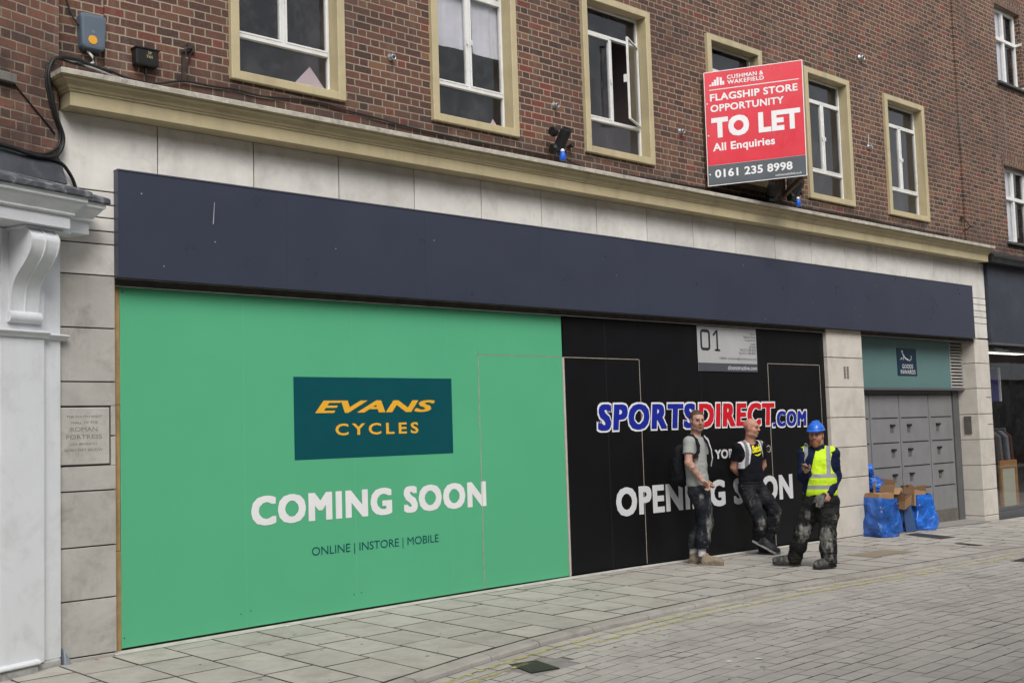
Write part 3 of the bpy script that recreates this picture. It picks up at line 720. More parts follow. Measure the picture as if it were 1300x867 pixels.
# entablature whose right end steps back once
def run(name, profile, mat, xa, xb, back):
    mb = MB(); rows = []
    for d, z in profile:
        rows.append([(-9, -d, z), (xa+d, -d, z), (xa+d, -d+back, z), (xb+d, -d+back, z), (xb+d, .15, z)])
    for r0, r1 in zip(rows[:-1], rows[1:]):
        for k in range(4): mb.quad(r0[k], r0[k+1], r1[k+1], r1[k])
    return nsub(mb, name, mat, nb)
XA, XB = -.50, -.235
run('frieze_block', [(-.02, 3.368), (.325, 3.372), (.325, 3.468), (.333, 3.472)], m_shopwhite, XA, XB, .095)
run('cornice', [(.325, 3.470), (.345, 3.472), (.352, 3.482), (.350, 3.490), (.345, 3.494), (.352, 3.505), (.372, 3.530), (.392, 3.556), (.402, 3.575), (.410, 3.580), (.418, 3.583), (.420, 3.612), (.428, 3.616)], m_shopwhite, XA, XB, .095)
run('lead_capping', [(.418, 3.615), (.436, 3.616), (.446, 3.628), (.444, 3.662), (.432, 3.674), (.30, 3.725), (.08, 3.795)], m_lead, XA, XB, .095)
mb = MB(); mb.box(-.545, -.10, -.25, .05, 3.345, 3.369); mb.box(-.42, -.16, -.10, .05, 3.325, 3.3455)
nsub(mb, 'bed_moulding', m_shopwhite, nb, bevel=.006)

cw = empty('corner_guard', (3.96, -.06, -.08), 'small grey metal corner guard wedge at the foot of the white pilaster', 'corner guard')
mb = MB(); mb.add([(3.94, -.062, .085), (4.005, -.062, -.09), (3.93, -.062, -.09), (3.945, -.11, .06), (4.02, -.15, -.095), (3.935, -.15, -.095)], [(0, 1, 2), (3, 5, 4), (0, 3, 4, 1), (1, 4, 5, 2), (2, 5, 3, 0)])
mb.build('plate', M('blue_grey_metal', (.27, .31, .35), .35, .08, 9, metal=.3), cw, bevel=.008)

# ------------------------------------------------------------------ neighbour on the right
rb = empty('neighbour_building', (24, 0, 0), 'brick building at the right edge with white sash windows over a dark glass shop', 'building')
mb = MB(); RW = [(22.0, 23.12, 8.03, 9.56), (22.0, 23.12, 4.95, 6.42), (25.3, 26.4, 8.03, 9.56), (25.3, 26.4, 4.95, 6.42)]
holed_wall(mb, 20.60, 33, 4.3, TOP+.8, -.02, RW, .16)
mb.quad((20.60, -.02, TOP), (20.6, .3, TOP), (20.6, .3, TOP+.8), (20.6, -.02, TOP+.8)); mb.quad((20.6, -.02, TOP+.8), (33, -.02, TOP+.8), (33, 6, TOP+.8), (20.6, 6, TOP+.8))
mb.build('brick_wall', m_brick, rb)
for a, b, c, d in RW: MB().box(a-.09, b+.09, -.024, .0, d, d+.235).build('soldier_lintel', m_soldier, rb)
for k, (a, b, c, d) in enumerate(RW):
    f = MB(); y0, y1 = .085, .14; t = .06; zm = c+(d-c)*.60
    f.box(a, a+t, y0, y1, c, d); f.box(b-t, b, y0, y1, c, d); f.box(a+t, b-t, y0, y1, c, c+t); f.box(a+t, b-t, y0, y1, d-t, d); f.box(a+t, b-t, y0-.02, y1, zm-.035, zm+.035); f.box((a+b)/2-.035, (a+b)/2+.035, y0-.01, y1, c+t, d-t)
    w = f.build('window', m_white, rb, bevel=.005)
    MB().quad((a+t, .12, c+t), (b-t, .12, c+t), (b-t, .12, d-t), (a+t, .12, d-t)).build('pane', m_glass, w)
    MB().box(a-.08, b+.06, -.09, .085, c-.05, c-.001).build('sill', M('dark_sill', (.07, .075, .075), .6, .2, 9), w, bevel=.006)
    r = MB(); A, B = a-.1, b+.3
    r.quad((A, 1.8, c-.3), (B, 1.8, c-.3), (B, 1.8, d+.1), (A, 1.8, d+.1)); r.quad((A, .17, c-.3), (A, 1.8, c-.3), (A, 1.8, d+.1), (A, .17, d+.1)); r.quad((B, .17, c-.3), (B, 1.8, c-.3), (B, 1.8, d+.1), (B, .17, d+.1)); r.quad((A, .17, d+.1), (B, .17, d+.1), (B, 1.8, d+.1), (A, 1.8, d+.1)); r.quad((A, .17, c-.3), (B, .17, c-.3), (B, 1.8, c-.3), (A, 1.8, c-.3))
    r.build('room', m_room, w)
    q = MB()
    for i in range(9):
        x0, x1 = a+t+(b-a-2*t)*.60*i/9, a+t+(b-a-2*t)*.60*(i+1)/9
        q.quad((x0, .135+.012*(i % 2), c), (x1, .135+.012*((i+1) % 2), c), (x1, .135+.012*((i+1) % 2), d), (x0, .135+.012*(i % 2), d))
    if k < 3: q.build('curtain', M('white_curtain', (.72, .73, .75), .8, .05, 6), w)
    e = MB()
    for zz in ((c+.02), zm): e.box(b-.004, b+.012, -.03, .084, zz, zz+.05)
    e.build('stay', m_white, w)
mb = MB(); mb.extrude([(20.60, -.02, 4.43), (20.60, -.30, 4.43), (20.60, -.31, 4.50), (20.60, -.34, 4.53), (20.60, -.34, 4.57), (20.60, -.02, 4.70)], (12, 0, 0))
mb.build('shop_cornice', M('black_gloss_paint', (.016, .016, .018), .4, .2, 6, dirt=.5, dirtcol=(.06, .06, .06), dscale=3), rb)
mb = MB(); mb.box(20.785, 33, -.12, .0, 3.02, 4.425); mb.build('shop_fascia', m_navy2, rb)
MB().box(20.785, 33, -.13, .0, 2.98, 3.016).build('fascia_trim', m_steel2, rb)
mb = MB(); mb.box(20.785, 20.83, .06, .14, -.2, 2.98); mb.box(20.83, 33, .06, .14, -.02, .05); mb.box(20.785, 33, .02, .2, -.4, -.022)
for xx in (23.4, 26.2): mb.box(xx, xx+.06, .06, .14, .05, 2.98)
fr_ = mb.build('shopfront_frame', m_steel2, rb, bevel=.004)
MB().quad((20.83, .10, .05), (33, .10, .05), (33, .10, 2.98), (20.83, .10, 2.98)).build('shop_pane', m_shopglass, rb)
mb = MB(); A, B = 20.79, 33
mb.quad((A, 5, -.15), (B, 5, -.15), (B, 5, 3.1), (A, 5, 3.1)); mb.quad((A, .12, -.15), (A, 5, -.15), (A, 5, 3.1), (A, .12, 3.1)); mb.quad((A, .12, 3.1), (B, .12, 3.1), (B, 5, 3.1), (A, 5, 3.1)); mb.quad((B, .12, -.15), (B, 5, -.15), (B, 5, 3.1), (B, .12, 3.1))
mb.quad((A, .12, -.15), (B, .12, -.15), (B, 5, -.15), (A, 5, -.15), 1)
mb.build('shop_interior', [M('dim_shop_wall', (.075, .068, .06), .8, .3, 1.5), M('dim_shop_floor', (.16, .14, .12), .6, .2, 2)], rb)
# things behind the glass
sb = empty('notice_board', (22.35, .45, -.1), 'oak framed pale notice board leaning behind the dark shop glass', 'notice board')
mb = MB(); mb.box(22.02, 22.10, .42, .47, -.1, .86); mb.box(22.66, 22.74, .42, .47, -.1, .86); mb.box(22.10, 22.66, .42, .47, .72, .86); mb.box(22.10, 22.66, .42, .47, -.1, -.02)
mb.build('frame', M('oak', (.42, .20, .065), .5, .2, 7, .1, 40), sb, bevel=.006)
MB().box(22.10, 22.66, .44, .46, -.02, .72).build('panel', M('pale_card', (.55, .53, .42), .8, .05, 3), sb)
pb = empty('hanging_banner', (22.1, .5, 2.2), 'dark violet banner hanging inside the shop beside the stone pillar', 'banner')
mb = MB()
for i in range(8):
    f0, f1 = i/8, (i+1)/8; yv = lambda f: .5+.05*math.sin(f*5)
    mb.quad((21.75+.47*f0, yv(f0), 1.98), (21.75+.47*f1, yv(f1), 1.98), (21.75+.47*f1, yv(f1), 2.60), (21.75+.47*f0, yv(f0), 2.60))
mb.build('cloth', M('violet_cloth', (.045, .040, .15), .7, .1, 4), pb)
MB().tube([(21.75, .5, 2.61), (22.25, .5, 2.61)], .012).build('rail', m_galv, pb)
MB().box(22.225, 22.26, .42, .46, 1.98, 2.62).build('pale_edge', m_white, pb)
cl_ = empty('ceiling_light', (23.2, 1.1, 3.0), 'lit strip light under the ceiling of the shop at the right edge', 'ceiling light')
MB().box(21.6, 24.8, 1.0, 1.2, 2.985, 3.03).build('housing', m_white, cl_)
te = NT('lit_diffuser'); te.setin(te.bsdf, 'Emission Color', (1, .93, .82)); te.setin(te.bsdf, 'Emission Strength', 1.6)
MB().box(21.62, 24.78, 1.02, 1.18, 2.965, 2.984).build('diffuser', te.m, cl_)
ll = bpy.data.lights.new('strip', 'AREA'); ll.shape = 'RECTANGLE'; ll.size = 3.1; ll.size_y = .15; ll.energy = 6; ll.color = (1, .93, .82)
lo_ = bpy.data.objects.new('shop_strip_lamp', ll); COL.objects.link(lo_); lo_.location = (23.2, 1.1, 2.95)
dp = empty('display_stand', (23.1, .9, -.1), 'dark display rail with hanging garments inside the shop', 'display stand')
mb = MB(); mb.tube([(22.75, 1.0, -.1), (22.75, 1.0, 1.45), (23.6, 1.0, 1.45), (23.6, 1.0, -.1)], .018); mb.build('rail', m_galv, dp)
for k in range(5):
    xx = 22.82+k*.16; g = MB(); g.extrude([(xx, .80, .55+.05*(k % 2)), (xx, 1.2, .55), (xx, 1.17, 1.30), (xx, 1.03, 1.42), (xx, .97, 1.42), (xx, .83, 1.30)], (.07, 0, 0))
    g.build('garment', M('garment_%d' % k, [(.05, .05, .06), (.16, .13, .10), (.03, .04, .08), (.20, .20, .21), (.08, .03, .03)][k], .9, .2, 6), dp, bevel=.02)
ck = empty('shop_counter', (22.6, 2.2, -.1), 'dark wooden counter inside the shop at the right edge', 'counter')
mb = MB(); mb.box(21.6, 24.5, 1.9, 2.6, -.1, .95); mb.build('body', M('dark_wood', (.05, .032, .022), .5, .3, 5), ck, bevel=.01)
mb = MB(); mb.box(21.55, 24.55, 1.85, 2.65, .952, 1.0); mb.build('worktop', M('mid_wood', (.14, .085, .05), .4, .3, 5), ck, bevel=.006)
sbn = MB(); 
for (cx, cy, cz, r) in ((22.0, 2.1, 1.06, .09), (22.13, 2.15, 1.05, .07), (21.9, 2.2, 1.05, .06)): sbn.lathe((cx, cy, cz-r*.8), (0, 0, 1), [(r*.5, 0), (r*.9, r*.4), (r, r*.9), (r*.8, r*1.4), (r*.3, r*1.75)], 12)
tag(sbn.build('folded_cloth', M('blue_white_cloth', (.30, .36, .48), .8, .2, 12)), 'pale blue cloth bundle lying on the dark shop counter', 'cloth')

# ------------------------------------------------------------------ terrace across the street, mirrored in the glass
op = empty('terrace_building', (12, -12.6, 0), 'brick terrace across the street with rows of pale windows, seen mirrored in the shop glass', 'building')
mb = MB(); OW = []
xx = -18
while xx < 52:
    for c in (4.6, 7.4): OW.append((xx, xx+1.1, c, c+1.8))
    xx += 2.7
def flip(p): return (p[0], -12.6-p[1], p[2])
t_ = MB(); holed_wall(t_, -22, 56, -.3, 9.6, 0, OW, .15); mb.add([flip(p) for p in t_.v], t_.f)
mb.quad((-22, -12.6, 9.6), (56, -12.6, 9.6), (56, -19, 12), (-22, -19, 12))
mb.build('brick_wall', m_brick_old, op)
m_dwin = M('dark_window', (.03, .033, .037), .15, .2, 3, spec=.5)
for a, b, c, d in OW:
    mb = MB(); mb.box(a, b, -12.76, -12.70, c, c+.06); mb.box(a, b, -12.76, -12.70, d-.06, d); mb.box(a, a+.06, -12.76, -12.70, c+.06, d-.06); mb.box(b-.06, b, -12.76, -12.70, c+.06, d-.06); mb.box(a+.06, b-.06, -12.755, -12.705, (c+d)/2-.03, (c+d)/2+.03); mb.box(a-.08, b+.08, -12.6, -12.5, c-.09, c-.01)
    w = mb.build('window', m_white, op)
    MB().quad((a, -12.75, c), (b, -12.75, c), (b, -12.75, d), (a, -12.75, d)).build('pane', m_dwin, w)
mb = MB(); mb.box(-22, 56, -12.59, -12.35, 3.3, 4.0); mb.build('shop_fascia', m_white, op)
mb = MB(); mb.box(-22, 56, -12.59, -12.55, .3, 3.1); mb.build('shop_windows', M('dark_shop', (.05, .05, .052), .25, .2, 2), op)

# ------------------------------------------------------------------ signs
st = empty('site_sign', (13.05, 0, 2.4), 'grey contractor sign headed 01 on the upper black hoarding', 'sign')
mb = MB(); mb.box(12.393, 13.713, -.010, -.0065, 2.394, 2.990); mb.build('panel', M('grey_sign_board', (.42, .42, .43), .5, .05, 3), st)
mb = MB(); mb.box(12.393, 13.713, -.0125, -.0105, 2.394, 2.505); mb.build('footer_band', M('slate_band', (.075, .08, .095), .5, .05, 3), st)
m_ink = M('dark_ink', (.025, .024, .035), .5); m_inkl = M('grey_ink', (.12, .12, .13), .5)
wb = lambda x0, x1, z0, z1: wall_box(x0, x1, z0, z1, -.010)
def ring(x0, x1, z0, z1, r, w):       # rounded rectangle numeral nought
    O, I = [], []
    for cx, cz, a0 in ((x1-r, z1-r, 0), (x0+r, z1-r, 90), (x0+r, z0+r, 180), (x1-r, z0+r, 270)):
        for k in range(7):
            a = rad(a0+k*15); O.append((cx+r*math.cos(a), -.0125, cz+r*math.sin(a))); ri = max(r-w, .004)
            I.append((cx+ri*math.cos(a), -.0125, cz+ri*math.sin(a)))
    n = len(O); return MB().add(O+I, [(i, (i+1) % n, n+(i+1) % n, n+i) for i in range(n)])
mb = ring(12.455, 12.665, 2.668, 2.945, .055, .036)
mb.add([(12.80, -.0125, 2.67), (12.836, -.0125, 2.67), (12.836, -.0125, 2.945), (12.80, -.0125, 2.945), (12.72, -.0125, 2.88), (12.745, -.0125, 2.86), (12.80, -.0125, 2.905), (12.76, -.0125, 2.665), (12.875, -.0125, 2.665), (12.875, -.0125, 2.69), (12.76, -.0125, 2.69)], [(0, 1, 2, 3), (4, 5, 6, 3), (7, 8, 9, 10)])
mb.build('numeral', m_ink, st)
rows = [('Unit 2', .12, 2.925), ('Fellows Close', .275, 2.878), ('Grange Street', .25, 2.832), ('Leeds', .11, 2.786), ('LS9 0NR', .155, 2.742), ('Tel: 0113 288 8503', .37, 2.700), ('Fax: 0113 248 0087', .39, 2.656)]
for tx, w, z in rows: lettering('lettering', tx, wb(13.690-w, 13.690, z-.022, z+.012), m_inkl, st, off=.004, lift=.002)
lettering('lettering', 'E-MAIL: yorkshire@constructive.com', wb(12.86, 13.695, 2.548, 2.590), m_inkl, st, off=.004, lift=.002)
lettering('lettering', 'clconstructive.com', wb(13.03, 13.695, 2.420, 2.478), m_vgrey, st, off=.008, lift=.004)

gs = empty('goods_sign', (18.2, .17, 2.4), 'small dark blue goods sign on the teal glass over the service doors', 'sign')
mb = MB(); mb.box(17.90, 18.534, .160, .1695, 2.408, 2.855); mb.build('panel', M('dark_blue_sign', (.008, .030, .062), .4, .1, 4), gs)
wg = lambda x0, x1, z0, z1: wall_box(x0, x1, z0, z1, .160)
lettering('lettering', 'GOODS', wg(18.04, 18.40, 2.525, 2.595), m_vgrey, gs, off=.012, lift=.003)
lettering('lettering', 'INWARDS', wg(17.985, 18.475, 2.432, 2.502), m_vgrey, gs, off=.012, lift=.003)
mb = MB(); y = .1565
def strok(pts, w):
    for a, b in zip(pts[:-1], pts[1:]):
        a, b = Vector((a[0], y, a[1])), Vector((b[0], y, b[1])); t = (b-a).normalized(); nrm = Vector((-t.z, 0, t.x))*w
        mb.quad(a-nrm, b-nrm, b+nrm, a+nrm)
strok([(18.04, 2.81), (18.08, 2.79)], .02); strok([(18.07, 2.77), (18.16, 2.69), (18.26, 2.665)], .013); strok([(18.10, 2.73), (18.08, 2.66)], .010); strok([(18.27, 2.66), (18.31, 2.655)], .008); strok([(18.33, 2.66), (18.36, 2.70), (18.35, 2.74)], .008); strok([(18.05, 2.70), (18.0, 2.67)], .008)
mb.build('pictogram', m_vgrey, gs)

# letting board: two boards meeting in a V out from the wall
tl = empty('letting_board', (12.69, -.08, 4.86), 'red and grey TO LET board standing out in a V between the upstairs windows', 'letting board')
A0, A1, B0, B1 = Vector((12.683, -.08, 4.856)), Vector((12.691, -.08, 6.405)), Vector((13.623, -1.012, 4.957)), Vector((13.631, -1.020, 6.535))
NB = Vector((-.7071, -.7071, 0))
def bp(u, v, l=0): return A0.lerp(B0, u).lerp(A1.lerp(B1, u), v)+NB*l
def bquad(mb, u0, u1, v0, v1, l, th=None):
    if th is None: mb.quad(bp(u0, v0, l), bp(u1, v0, l), bp(u1, v1, l), bp(u0, v1, l))
    else: mb.add([bp(u, v, q) for u in (u0, u1) for v in (v0, v1) for q in (l-th, l)], [(0, 1, 3, 2), (4, 6, 7, 5), (0, 4, 5, 1), (2, 3, 7, 6), (0, 2, 6, 4), (1, 5, 7, 3)])
m_red = M('board_red', (.66, .028, .050), .30, .10, 1.6, spec=.5, dirt=.35, dirtcol=(.62, .10, .12), dscale=2.2); m_bgrey = M('board_grey', (.085, .10, .115), .32, .08, 3, spec=.5)
mb = MB(); bquad(mb, 0, 1, 0, 1, 0, .012); board_ = mb.build('board', m_vwhite, tl)
mb = MB(); bquad(mb, .006, .992, .178, .994, .0015); mb.build('red_field', m_red, board_)
mb = MB(); bquad(mb, .006, .992, .006, .176, .0015); mb.build('grey_field', m_bgrey, board_)
def bbox(u0, u1, v0, v1): return lambda s, t, l: bp(u0+(u1-u0)*s, v0+(v1-v0)*t, l)
bl = lambda tx, u0, u1, v0, v1, off, sp=1, fat=0: lettering('lettering', tx, bbox(u0, u1, 1-v1, 1-v0), m_vwhite, board_, off=off, space=sp, lift=.004, fat=fat)
bl('CUSHMAN &', .235, .60, .048, .084, .008, 1.1, .014); bl('WAKEFIELD', .235, .605, .093, .129, .008, 1.1, .014)
bl('FLAGSHIP STORE', .055, .94, .198, .262, .008, 1.05, .018); bl('OPPORTUNITY', .055, .795, .295, .358, .008, 1.05, .018)
bl('TO LET', .058, .955, .408, .588, .010, 1.08, .040); bl('All Enquiries', .063, .69, .632, .722, .026, 1.03)
bl('0161 235 8998', .075, .855, .862, .935, .026, 1.03); bl('cushmanwakefield.co.uk', .68, .945, .957, .977, .004)
mb = MB(); bquad(mb, .05, .955, .834, .841, .004); mb.build('rule', m_vwhite, board_)
mb = MB()
for u0, u1, va, vb in ((.052, .075, .872, .885), (.079, .098, .872, .905), (.102, .125, .872, .925), (.129, .150, .872, .945), (.160, .182, .872, .940), (.186, .205, .872, .905)): bquad(mb, u0, u1, va, vb, .004)
mb.build('skyline_emblem', m_vwhite, board_)
mb = MB()
for v in (.10, .44, .72): mb.lathe(bp(.025, v, .0), NB, [(.011, 0), (.009, .006)], 10)
mb.build('bolt', m_vwhite, board_)
B2 = Vector((14.57, -.08, 4.955))
mb = MB(); ax = Vector((.7071, .7071, 0)); n2 = Vector((.7071, -.7071, 0))
mb.obox((Vector((13.66, -.98, 4.99))+B2+Vector((0, 0, .035)))/2+Vector((0, 0, .77)), ax, n2, (0, 0, 1), .635, .006, .765)
mb.build('second_board', M('weathered_board_back', (.46, .46, .47), .75, .25, 6, .2, 50, dirt=.6, dirtcol=(.10, .10, .10), dscale=4), tl)
mb = MB()
mb.obox((Vector((13.60, -.99, 4.97))+B2)/2-n2*.03, ax, n2, (0, 0, 1), .655, .024, .03)
mb.obox((A0+B0)/2-NB*.035+Vector((0, 0, .04)), B0-A0, NB, (0, 0, 1), .64, .022, .03)
mb.obox((13.625, -.925, 5.74), (1, 0, 0), (0, 1, 0), (0, 0, 1), .02, .02, .76); mb.obox((12.76, -.045, 5.6), (1, 0, 0), (0, 1, 0), (0, 0, 1), .03, .03, .74); mb.obox((14.50, -.045, 5.7), (1, 0, 0), (0, 1, 0), (0, 0, 1), .03, .03, .74)
mb.obox((13.63, -.03, 4.98), (1, 0, 0), (0, 1, 0), (0, 0, 1), .9, .022, .04)
mb.build('timber_frame', M('brown_timber', (.12, .075, .045), .75, .25, 7, .2, 50, dirt=.4, dscale=4), tl)

# ------------------------------------------------------------------ small things on the wall
def wall_anchor(x, z, label, big=False):
    o = empty('wall_anchor', (x, 0, z), label, 'wall anchor', 'metal ring anchors on the upper brick wall')
    s = 1.5 if big else 1
    MB().lathe((x, 0, z), (0, -1, 0), [(.040*s, 0), (.040*s, .008), (.022*s, .02), (.018*s, .05), (.022*s, .056)], 14).build('plate', m_galv, o, smooth=True)
    pts = [(x+.026*s*math.cos(a), -.06, z-.012+.026*s*math.sin(a)) for a in [k*math.pi/6 for k in range(13)]]
    MB().tube(pts, .008*s, 6, cap=False).build('ring', m_galv, o, smooth=True)
wall_anchor(7.44, 5.588, 'metal ring anchor between the two largest leftmost windows')
wall_anchor(9.862, 5.495, 'metal ring anchor above the black floodlight left of the open window')
wall_anchor(12.232, 5.552, 'metal ring anchor between the open window and the red board')
wall_anchor(16.95, 7.48, 'bright metal anchor high on the wall above and right of the red board', True)
wall_anchor(17.06, 6.05, 'small metal anchor between the two windows right of the red board')
mb = MB(); mb.tube([(17.06, -.01, 6.25), (17.055, -.012, 6.07)], .008); tag(mb.build('hanging_wire', m_galv), 'short pale wire hanging above the anchor right of the red board', 'wire')

ab = empty('alarm_box', (4.22, .03, 5.15), 'blue grey alarm box with an orange disc on the brick strip', 'alarm box')
def soft_panel(mb, x0, x1, z0, z1, yf, yb, r, taper=0):
    pts = []
    for cx, cz, a0 in ((x1-r, z1-r, 0), (x0+r, z1-r, 90), (x0+r+taper, z0+r, 180), (x1-r-taper, z0+r, 270)):
        for k in range(6): a = rad(a0+k*18); pts.append((cx+r*math.cos(a), cz+r*math.sin(a)))
    n = len(pts); cx, cz = (x0+x1)/2, (z0+z1)/2
    sh = lambda p, f: (cx+(p[0]-cx)*f, cz+(p[1]-cz)*f)
    v = [(p[0], yb, p[1]) for p in pts]+[(p[0], yf+.02, p[1]) for p in pts]+[(*[sh(p, .93)[0]], yf+.004, sh(p, .93)[1]) for p in pts]+[(sh(p, .8)[0], yf, sh(p, .8)[1]) for p in pts]
    f = [(i+k*n, (i+1) % n+k*n, (i+1) % n+(k+1)*n, i+(k+1)*n) for k in range(3) for i in range(n)]+[tuple(range(3*n, 4*n))]
    mb.add(v, f)
mb = MB(); soft_panel(mb, 4.122, 4.352, 5.005, 5.315, -.055, .035, .035, .012); mb.build('case', M('blue_grey_plastic', (.105, .135, .175), .4, .06, 6), ab)
MB().lathe((4.225, -.054, 5.085), (0, -1, 0), [(.040, 0), (.038, .006)], 20).build('disc', M('orange_disc', (.72, .36, .04), .4), ab)
MB().lathe((4.230, -.054, 5.155), (0, -1, 0), [(.016, 0), (.014, .003)], 12).build('emblem', M('faint_grey', (.16, .19, .22), .5), ab)
MB().tube([(4.20, .0, 5.0), (4.235, -.02, 4.955), (4.24, -.03, 4.90), (4.19, -.02, 4.862), (4.08, -.02, 4.86)], .011).build('cable', M('white_flex', (.6, .6, .58), .5), ab, smooth=True)

bb_ = empty('junction_box', (4.71, 0, 5.02), 'black marked junction box on the brickwork left of the first window', 'junction box')
mb = MB(); mb.box(4.595, 4.805, -.10, 0, 4.945, 5.095); mb.build('case', m_bblack, bb_, bevel=.012)
mb = MB(); mb.box(4.585, 4.815, -.108, -.0, 5.088, 5.102); mb.box(4.695, 4.715, -.06, -.03, 4.88, 4.945); mb.build('lid', m_bblack, bb_, bevel=.003)
lettering('lettering', 'DP', wall_box(4.70, 4.735, 5.045, 5.07, -.10), M('faded_yellow_ink', (.35, .31, .14), .6), bb_, off=.02, lift=.002); lettering('lettering', '765', wall_box(4.685, 4.745, 5.012, 5.037, -.10), bpy.data.materials['faded_yellow_ink'], bb_, off=.02, lift=.002)

br = empty('wall_bracket', (5.06, 0, 5.05), 'rusty iron bracket standing out from the brick left of the first window', 'bracket')
mb = MB(); mb.box(5.12, 5.19, -.03, 0, 5.175, 5.245); mb.tube([(5.155, -.03, 5.21), (5.03, -.16, 5.15), (4.985, -.20, 5.10)], .012); mb.tube([(5.155, -.03, 5.19), (5.07, -.03, 4.90)], .009); mb.obox((5.0, -.17, 4.98), (1, 0, 0), (0, 1, 0), (0, 0, 1), .018, .01, .13)
mb.build('arm', m_rust, br)
br2 = empty('wall_bracket', (20.2, 0, 5.05), 'thin rusty arm sticking out of the brick above the right end of the cornice', 'bracket')
mb = MB(); mb.box(20.10, 20.16, -.06, -.0, 5.19, 5.24); mb.tube([(20.13, -.05, 5.21), (19.85, -.30, 4.99)], .012); mb.tube([(19.85, -.30, 4.99), (20.1, -.04, 4.95)], .008); mb.build('arm', m_rust, br2)

def floodlight(x, z, label, g='black floodlights with blue plugs over the cornice'):
    o = empty('floodlight', (x, -.1, z), label, 'floodlight', g)
    d = Vector((.25, -.35, .9)).normalized(); a = Vector((1, .2, 0)).normalized(); b = d.cross(a)
    mb = MB(); mb.obox((x, -.17, z), a, b, d, .055, .05, .15); mb.obox((x+.045, -.22, z+.13), a, b, d, .05, .035, .035)
    mb.build('body', m_bblack, o, bevel=.012)
    for c_, a_, p_ in (((x-.12, -.16, z+.10), (1, .1, 0), [(.05, -.03), (.06, 0), (.06, .03), (.03, .05)]), ((x-.10, -.14, z-.10), (1, -.3, 0), [(.06, -.03), (.065, .01), (.03, .05)]), ((x+.06, -.12, z-.11), (1, 0, 0), [(.05, -.02), (.055, .02), (.02, .04)])):
        MB().lathe(c_, a_, p_, 14).build('clamp', m_bblack, o)
    mb = MB(); mb.tube([(x+.09, -.10, z-.06), (x+.28, -.06, z+.045)], .012); mb.lathe((x+.29, -.09, z+.02), (0, 1, 0), [(.03, 0), (.03, .09)], 10); mb.build('arm', m_rust, o)
    MB().lathe((x-.02, -.20, z-.235), (.05, 0, 1), [(.028, 0), (.042, .012), (.030, .09), (.022, .10)], 14).build('plug', M('blue_plug', (.02, .12, .62), .35), o, smooth=True)
    MB().lathe((x-.018, -.20, z-.135), (.05, 0, 1), [(.022, 0), (.026, .015), (.015, .035)], 12).build('collar', m_vwhite, o, smooth=True)
floodlight(9.79, 5.02, 'black floodlight with a blue plug, on open brick left of the open window')
floodlight(14.66, 5.02, 'black floodlight with a blue plug, tucked under the red TO LET board')
ln = empty('wall_lantern', (13.9, -.1, 4.95), 'dark round bulkhead lamp on the cornice below the red TO LET board', 'lamp')
MB().lathe((13.93, -.26, 4.83), (-.1, -.2, 1), [(.05, 0), (.09, .03), (.10, .12), (.085, .17), (.04, .19)], 18).build('shade', M('dusty_dark_metal', (.07, .07, .068), .6, .2, 12), ln, smooth=True)
mb = MB(); mb.box(13.88, 14.03, -.22, -.02, 4.77, 4.83); mb.obox((14.06, -.15, 4.87), (1, 0, 0), (0, 1, 0), (0, 0, 1), .06, .07, .07); mb.build('base', m_bblack, ln, bevel=.01)

def cable(pts, r, label, name='cable', mat=None, sub=5):
    P = [Vector(p) for p in pts]; out = []
    for i in range(len(P)-1):
        p0, p1, p2, p3 = P[max(i-1, 0)], P[i], P[i+1], P[min(i+2, len(P)-1)]
        for k in range(sub):
            t = k/sub; out.append(.5*((2*p1)+(p2-p0)*t+(2*p0-5*p1+4*p2-p3)*t*t+(3*p1-p0-3*p2+p3)*t**3))
    out.append(P[-1])
    return tag(MB().tube(out, r, 7).build(name, mat or m_cable, smooth=True), label, 'cable')
cable([(2.792, -0.499, 4.02), (3.374, -0.321, 4.004), (3.576, -0.259, 3.985), (3.734, -0.206, 3.983), (3.879, -0.156, 4.03), (3.941, -0.126, 4.181), (3.867, -0.149, 4.372), (3.804, -0.168, 4.639), (3.825, -0.162, 4.777), (3.889, -0.142, 4.842), (4.0, -0.08, 4.88), (4.1, -0.06, 4.885), (4.2, -0.04, 4.87), (4.4, -0.03, 4.845)], .016, 'thick black cable looping down past the left end of the cream cornice')
cable([(2.783, -0.47, 4.03), (3.366, -0.292, 4.022), (3.645, -0.212, 4.005), (3.778, -0.166, 4.02), (3.888, -0.132, 4.1), (3.915, -0.119, 4.22), (3.843, -0.141, 4.4), (3.786, -0.158, 4.62), (3.805, -0.152, 4.76), (3.862, -0.135, 4.8)], .011, 'thinner black cable beside the thick loop at the brick corner')
cable([(3.601, -0.236, 3.985), (3.773, -0.183, 3.986), (3.919, -0.133, 3.968), (4.005, -0.107, 3.89), (4.053, -0.092, 3.8), (4.063, -0.089, 3.7)], .015, 'black cable arching down behind the white shop cornice')
cable([(3.499, -0.241, 4.525), (3.603, -0.209, 4.44), (3.703, -0.178, 4.354), (3.794, -0.15, 4.28), (3.872, -0.127, 4.205)], .006, 'thin brown wire slanting across the brick at the left edge')
cable([(4.02, .02, 5.55), (4.03, .02, 5.42), (4.07, .0, 5.28), (4.12, -.01, 5.20)], .007, 'thin dark wire running down to the alarm box')
cable([(3.93, -.07, 4.86), (4.10, -.04, 4.85), (4.35, -.03, 4.86), (4.55, -.03, 4.82), (4.80, -.03, 4.82), (5.06, -.03, 4.89), (5.35, -.02, 4.90), (5.61, -.02, 4.915), (5.865, -.02, 4.90), (6.20, -.02, 4.93), (6.55, -.02, 4.95), (6.764, -.02, 4.931), (7.2, -.02, 4.91), (7.66, -.02, 4.88), (8.1, -.02, 4.87), (8.54, -.02, 4.861), (9.197, -.02, 4.868), (9.7, -.02, 4.86)], .010, 'black cable strung along the brick above the left half of the cornice')
